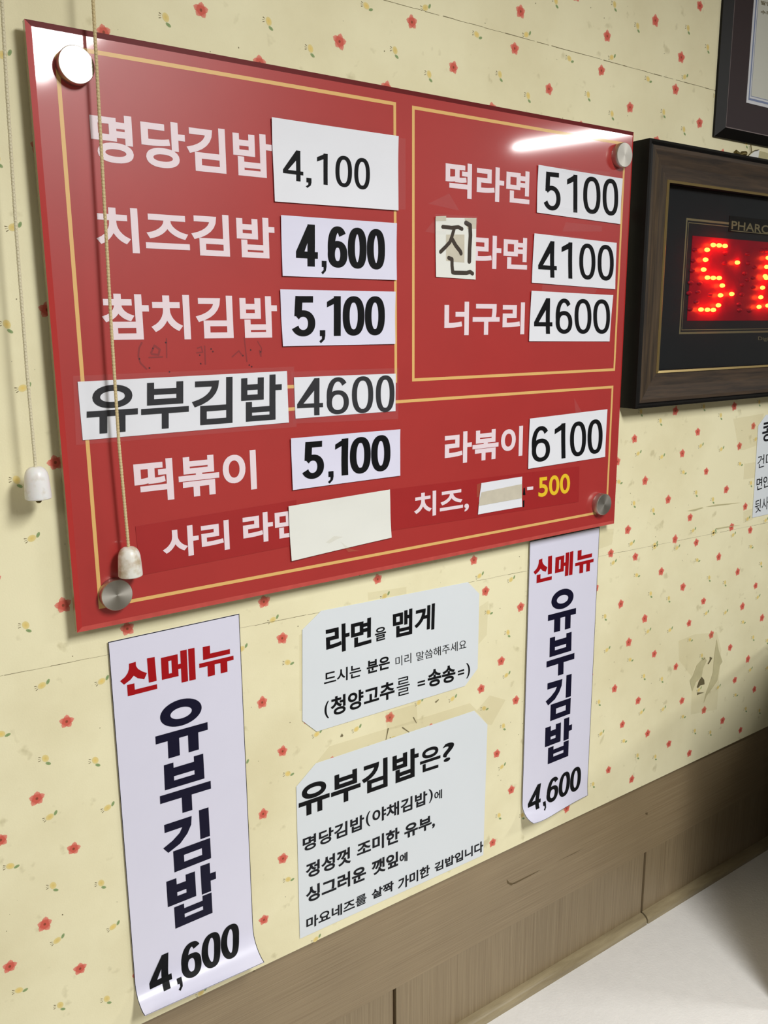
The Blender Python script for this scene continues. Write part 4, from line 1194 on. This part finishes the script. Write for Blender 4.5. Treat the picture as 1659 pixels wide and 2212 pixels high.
b = MB(); b.box(cx0 + i0, cx1 - i0, YM, YM + .003, cz0 + i0, cz1 - i0); b.build('mat_board', M['mat_black'], clk)
b = MB(); b.box(cx0 + .004, cx1 - .004, YM + .004, -.001, cz0 + .004, cz1 - .004); b.build('back_board', M['black_frame'], clk)
b = MB(); b.quad((cx0 + i0 - .002, YG, cz0 + i0 - .002), (cx1 - i0 + .002, YG, cz0 + i0 - .002), (cx1 - i0 + .002, YG, cz1 - i0 + .002), (cx0 + i0 - .002, YG, cz1 - i0 + .002)); b.build('glass_pane', M['glass'], clk, fix=False)
dm = -YM
p = W(1484.4, 471, dm); q = W(1464.4, 721.8, dm)
lx0 = (p[0] + q[0]) / 2; lz1, lz0 = p[1], q[1]; lx1 = cx1 - (lx0 - cx0)
def mline(x0_, x1_, z0_, z1_, w):
    b = MB(); y = YM - .0003
    b.quad((x0_, y, z0_), (x1_, y, z0_), (x1_, y, z0_ + w), (x0_, y, z0_ + w))
    b.quad((x0_, y, z1_ - w), (x1_, y, z1_ - w), (x1_, y, z1_), (x0_, y, z1_))
    b.quad((x0_, y, z0_ + w), (x0_ + w, y, z0_ + w), (x0_ + w, y, z1_ - w), (x0_, y, z1_ - w))
    b.quad((x1_ - w, y, z0_ + w), (x1_, y, z0_ + w), (x1_, y, z1_ - w), (x1_ - w, y, z1_ - w))
    b.build('mat_line', M['mat_line'], clk, fix=False)
mline(lx0, lx1, lz0, lz1, .0034); mline(lx0 + .0062, lx1 - .0062, lz0 + .0062, lz1 - .0062, .0012)
p = W(1497, 509, dm + .001); q = W(1483.4, 693, dm + .001)
px0 = (p[0] + q[0]) / 2; pz1, pz0 = p[1], q[1]
b = MB(); b.box(px0, cx1 - (px0 - cx0), YM - .0008, YM, pz0, pz1); b.build('display_filter', M['led_panel'], clk)
b = MB(); p = W(1576, 474, dm + .001); q = W(1576, 500, dm + .001)
b.box(p[0], p[0] + 0.13, YM - .0016, YM - .0002, q[1], p[1] + .006); bdg = b.build('name_plate', M['badge'], clk)
sb = plane_surf(dm + .0016)
letter(bdg, 'PHARO', pq([(1580.5, 476.5), (1664, 488), (1663, 506), (1579.5, 495)], dm + .0016), sb, M['mat_line'], .03)
p = W(1579, 498, dm + .0016); q = W(1659, 508, dm + .0016)
b = MB(); b.quad((p[0], YM - .0020, p[1] - .0006), (p[0] + .12, YM - .0020, p[1] - .0006), (p[0] + .12, YM - .0020, p[1] + .0006), (p[0], YM - .0020, p[1] + .0006)); b.build('name_plate_line', M['mat_line'], bdg, fix=False)
letter(clk, 'Digital', pq([(1638, 727), (1672, 729), (1672, 739), (1638, 737)], dm + .0005), plane_surf(dm), M['mat_line'], 0)
# LED lamps
KL = 7.9; OL = (1460, 460); dl = dm + .003
def led(x, y, on):
    px, pz = W(OL[0] + x / KL, OL[1] + y / KL, dl)
    b = MB(); r1, r2 = 0.0072, 0.0035
    rings = []
    for f, h in ((1.0, 0), (0.92, .0014), (0.6, .0026), (0.2, .0031)):
        rings.append((f, h))
    n0 = 0; seg = 14
    for f, h in rings:
        for i in range(seg):
            a = 2 * pi * i / seg
            b.v.append((px + r1 * f * cos(a), YM - .0008 - h, pz + r2 * f * sin(a)))
    for j in range(len(rings) - 1):
        for i in range(seg):
            k = (i + 1) % seg
            b.f.append((j * seg + i, j * seg + k, (j + 1) * seg + k, (j + 1) * seg + i))
    b.f.append(tuple((len(rings) - 1) * seg + i for i in range(seg)))
    return b.build('lit_led' if on else 'unlit_led', M['led_on'] if on else M['led_off'], clk, smooth=True)
ON = [(655, 545), (755, 552), (855, 562), (550, 628), (522, 797), (490, 965), (555, 1102), (655, 1108), (755, 1110), (808, 1238), (778, 1405), (742, 1575),
      (445, 1648), (555, 1652), (655, 1655), (1065, 845), (968, 1382), (1590, 765), (1565, 920), (1540, 1078), (1495, 1275), (1465, 1438), (1435, 1602), (1585, 1580), (1560, 1110)]
OFF = [(340, 630), (315, 815), (295, 985), (420, 1200), (265, 1190), (395, 1350), (240, 1370), (365, 1520), (860, 685), (850, 858), (1240, 700), (1250, 858), (1190, 1030), (1240, 1140),
       (1150, 1225), (1140, 1390), (1090, 1560), (1100, 1660), (1270, 1665), (1340, 1110), (1340, 1270), (1360, 930), (600, 1400), (260, 1640), (1480, 640), (1560, 640)]
for x, y in ON: led(x, y, True)
for x, y in OFF: led(x, y, False)

# ================================================================== CERTIFICATE FRAME
hx0, hz0 = 1.0885, ZB + 0.6210
hx1, hz1 = hx0 + 0.42, hz0 + 0.42
crt = thing('certificate_frame', 'black frame with maroon mat and blue-bordered certificate above the clock', 'picture frame', (1.3, 0, hz0))
bx_ = (hx0, hx1, hz0, hz1)
ring('frame_side', M['black_frame'], 0, 0, 0.0, -.004, parent=crt, box=bx_)
ring('frame_bevel', M['black_frame'], 0.0135, 0, -.004, -.0150, parent=crt, box=bx_)
ring('frame_line', M['ridge'], 0.0150, 0.0135, -.0150, -.0148, parent=crt, box=bx_)
ring('frame_inner', M['black_frame'], 0.0152, 0.0150, -.0148, -.012, parent=crt, box=bx_)
b = MB(); b.box(hx0 + .0150, hx1 - .0150, -.0120, -.002, hz0 + .0150, hz1 - .0150); b.build('maroon_mat', M['maroon'], crt)
p = W(1614, 222, .0125); q = W(1627, 0, .0125)
mx0, mz0 = (p[0] + q[0]) / 2, p[1]
b = MB(); b.box(mx0, hx1 - (mx0 - hx0), -.0125, -.0119, mz0, hz1 - .06); b.build('certificate', M['cert_edge'], crt)
def cline(i0_, w, mk, y):
    b = MB(); X0, X1, Z0, Z1 = mx0 + i0_, hx1 - (mx0 - hx0) - i0_, mz0 + i0_ * 1.0, hz1 - .06 - i0_
    b.quad((X0, y, Z0), (X1, y, Z0), (X1, y, Z0 + w), (X0, y, Z0 + w)); b.quad((X0, y, Z0 + w), (X0 + w, y, Z0 + w), (X0 + w, y, Z1), (X0, y, Z1))
    b.quad((X1 - w, y, Z0 + w), (X1, y, Z0 + w), (X1, y, Z1), (X1 - w, y, Z1)); b.quad((X0, y, Z1 - w), (X1, y, Z1 - w), (X1, y, Z1), (X0, y, Z1))
    b.build('border_line', M[mk], crt, fix=False)
cline(.0050, .0032, 'blue_ink', -.0127); cline(.0112, .0009, 'blue_ink', -.0127)
b = MB(); b.quad((mx0 + .0121, -.0126, mz0 + .0121), (hx1 - .06, -.0126, mz0 + .0121), (hx1 - .06, -.0126, hz1 - .075), (mx0 + .0121, -.0126, hz1 - .075)); b.build('certificate_field', M['cert'], crt, fix=False)
for txt, qd in (('발명', [(1644, 1), (1665, 5), (1665, 14), (1644, 10)]), ('수리', [(1643.5, 21), (1665, 25), (1665, 34), (1643, 30)])):
    letter(crt, txt, pq(qd, .0128), plane_surf(.0127), M['seam'], .02)

# little brass hanger poking out above the clock, with its wire
hk = thing('wall_hanger', 'small brass hanger with bent wire between the clock and the certificate frame', 'hanger', (*[W(1600, 334, 0.006)[0], 0], W(1600, 334, 0.006)[1]))
KH = 9.268; OH = (1480, 270); 
def hp(x, y, d): a = W(OH[0] + x / KH, OH[1] + y / KH, d); return Vector((a[0], -d, a[1]))
b = MB(); b.tube([hp(975, 560, .006), hp(1010, 545, .008), hp(1060, 580, .009), hp(1100, 600, .008), hp(1140, 575, .008), hp(1190, 580, .007), hp(1200, 640, .006)], lambda i: [.002, .004, .0035, .0028, .0042, .0050, .0038][i], 12)
b.build('hanger_body', M['brass'], hk, smooth=True)
b = MB(); b.tube([hp(1315, 400, .003), hp(1325, 480, .003), hp(1330, 545, .003), hp(1260, 620, .004)], .0008, 6); b.build('wire', M['brass'], hk, smooth=True)
b = MB(); b.tube([hp(1330, 545, .003), hp(1400, 510, .003), hp(1480, 495, .003)], .0006, 6); b.build('wire', M['brass'], hk, smooth=True)
wall_poly('torn_flap', [(1340, 570), (1400, 515), (1490, 500), (1460, 690), (1255, 640)], M['paper_blank'], 0.0008, OH, KH)
wall_poly('torn_flap', [(1460, 600), (1500, 520), (1659, 560), (1659, 690), (1470, 690)], M['tear'], 0.0007, OH, KH)

run_letters()

# things of a kind share a group
GROUPS = {'price_card': 'price cards taped to the menu board', 'paper_banner': 'tall banners hanging below the board',
          'paper_notice': 'white notices stuck on the wallpaper', 'blind_cord': 'blind cords with white pulls',
          'sticker_strip': 'dark red film strips on the menu board', 'ceiling_light': 'ceiling lights of the room'}
for o_ in COL.objects:
    g_ = GROUPS.get(o_.name.split('.')[0])
    if g_ and o_.parent is None and 'label' in o_: o_['group'] = g_
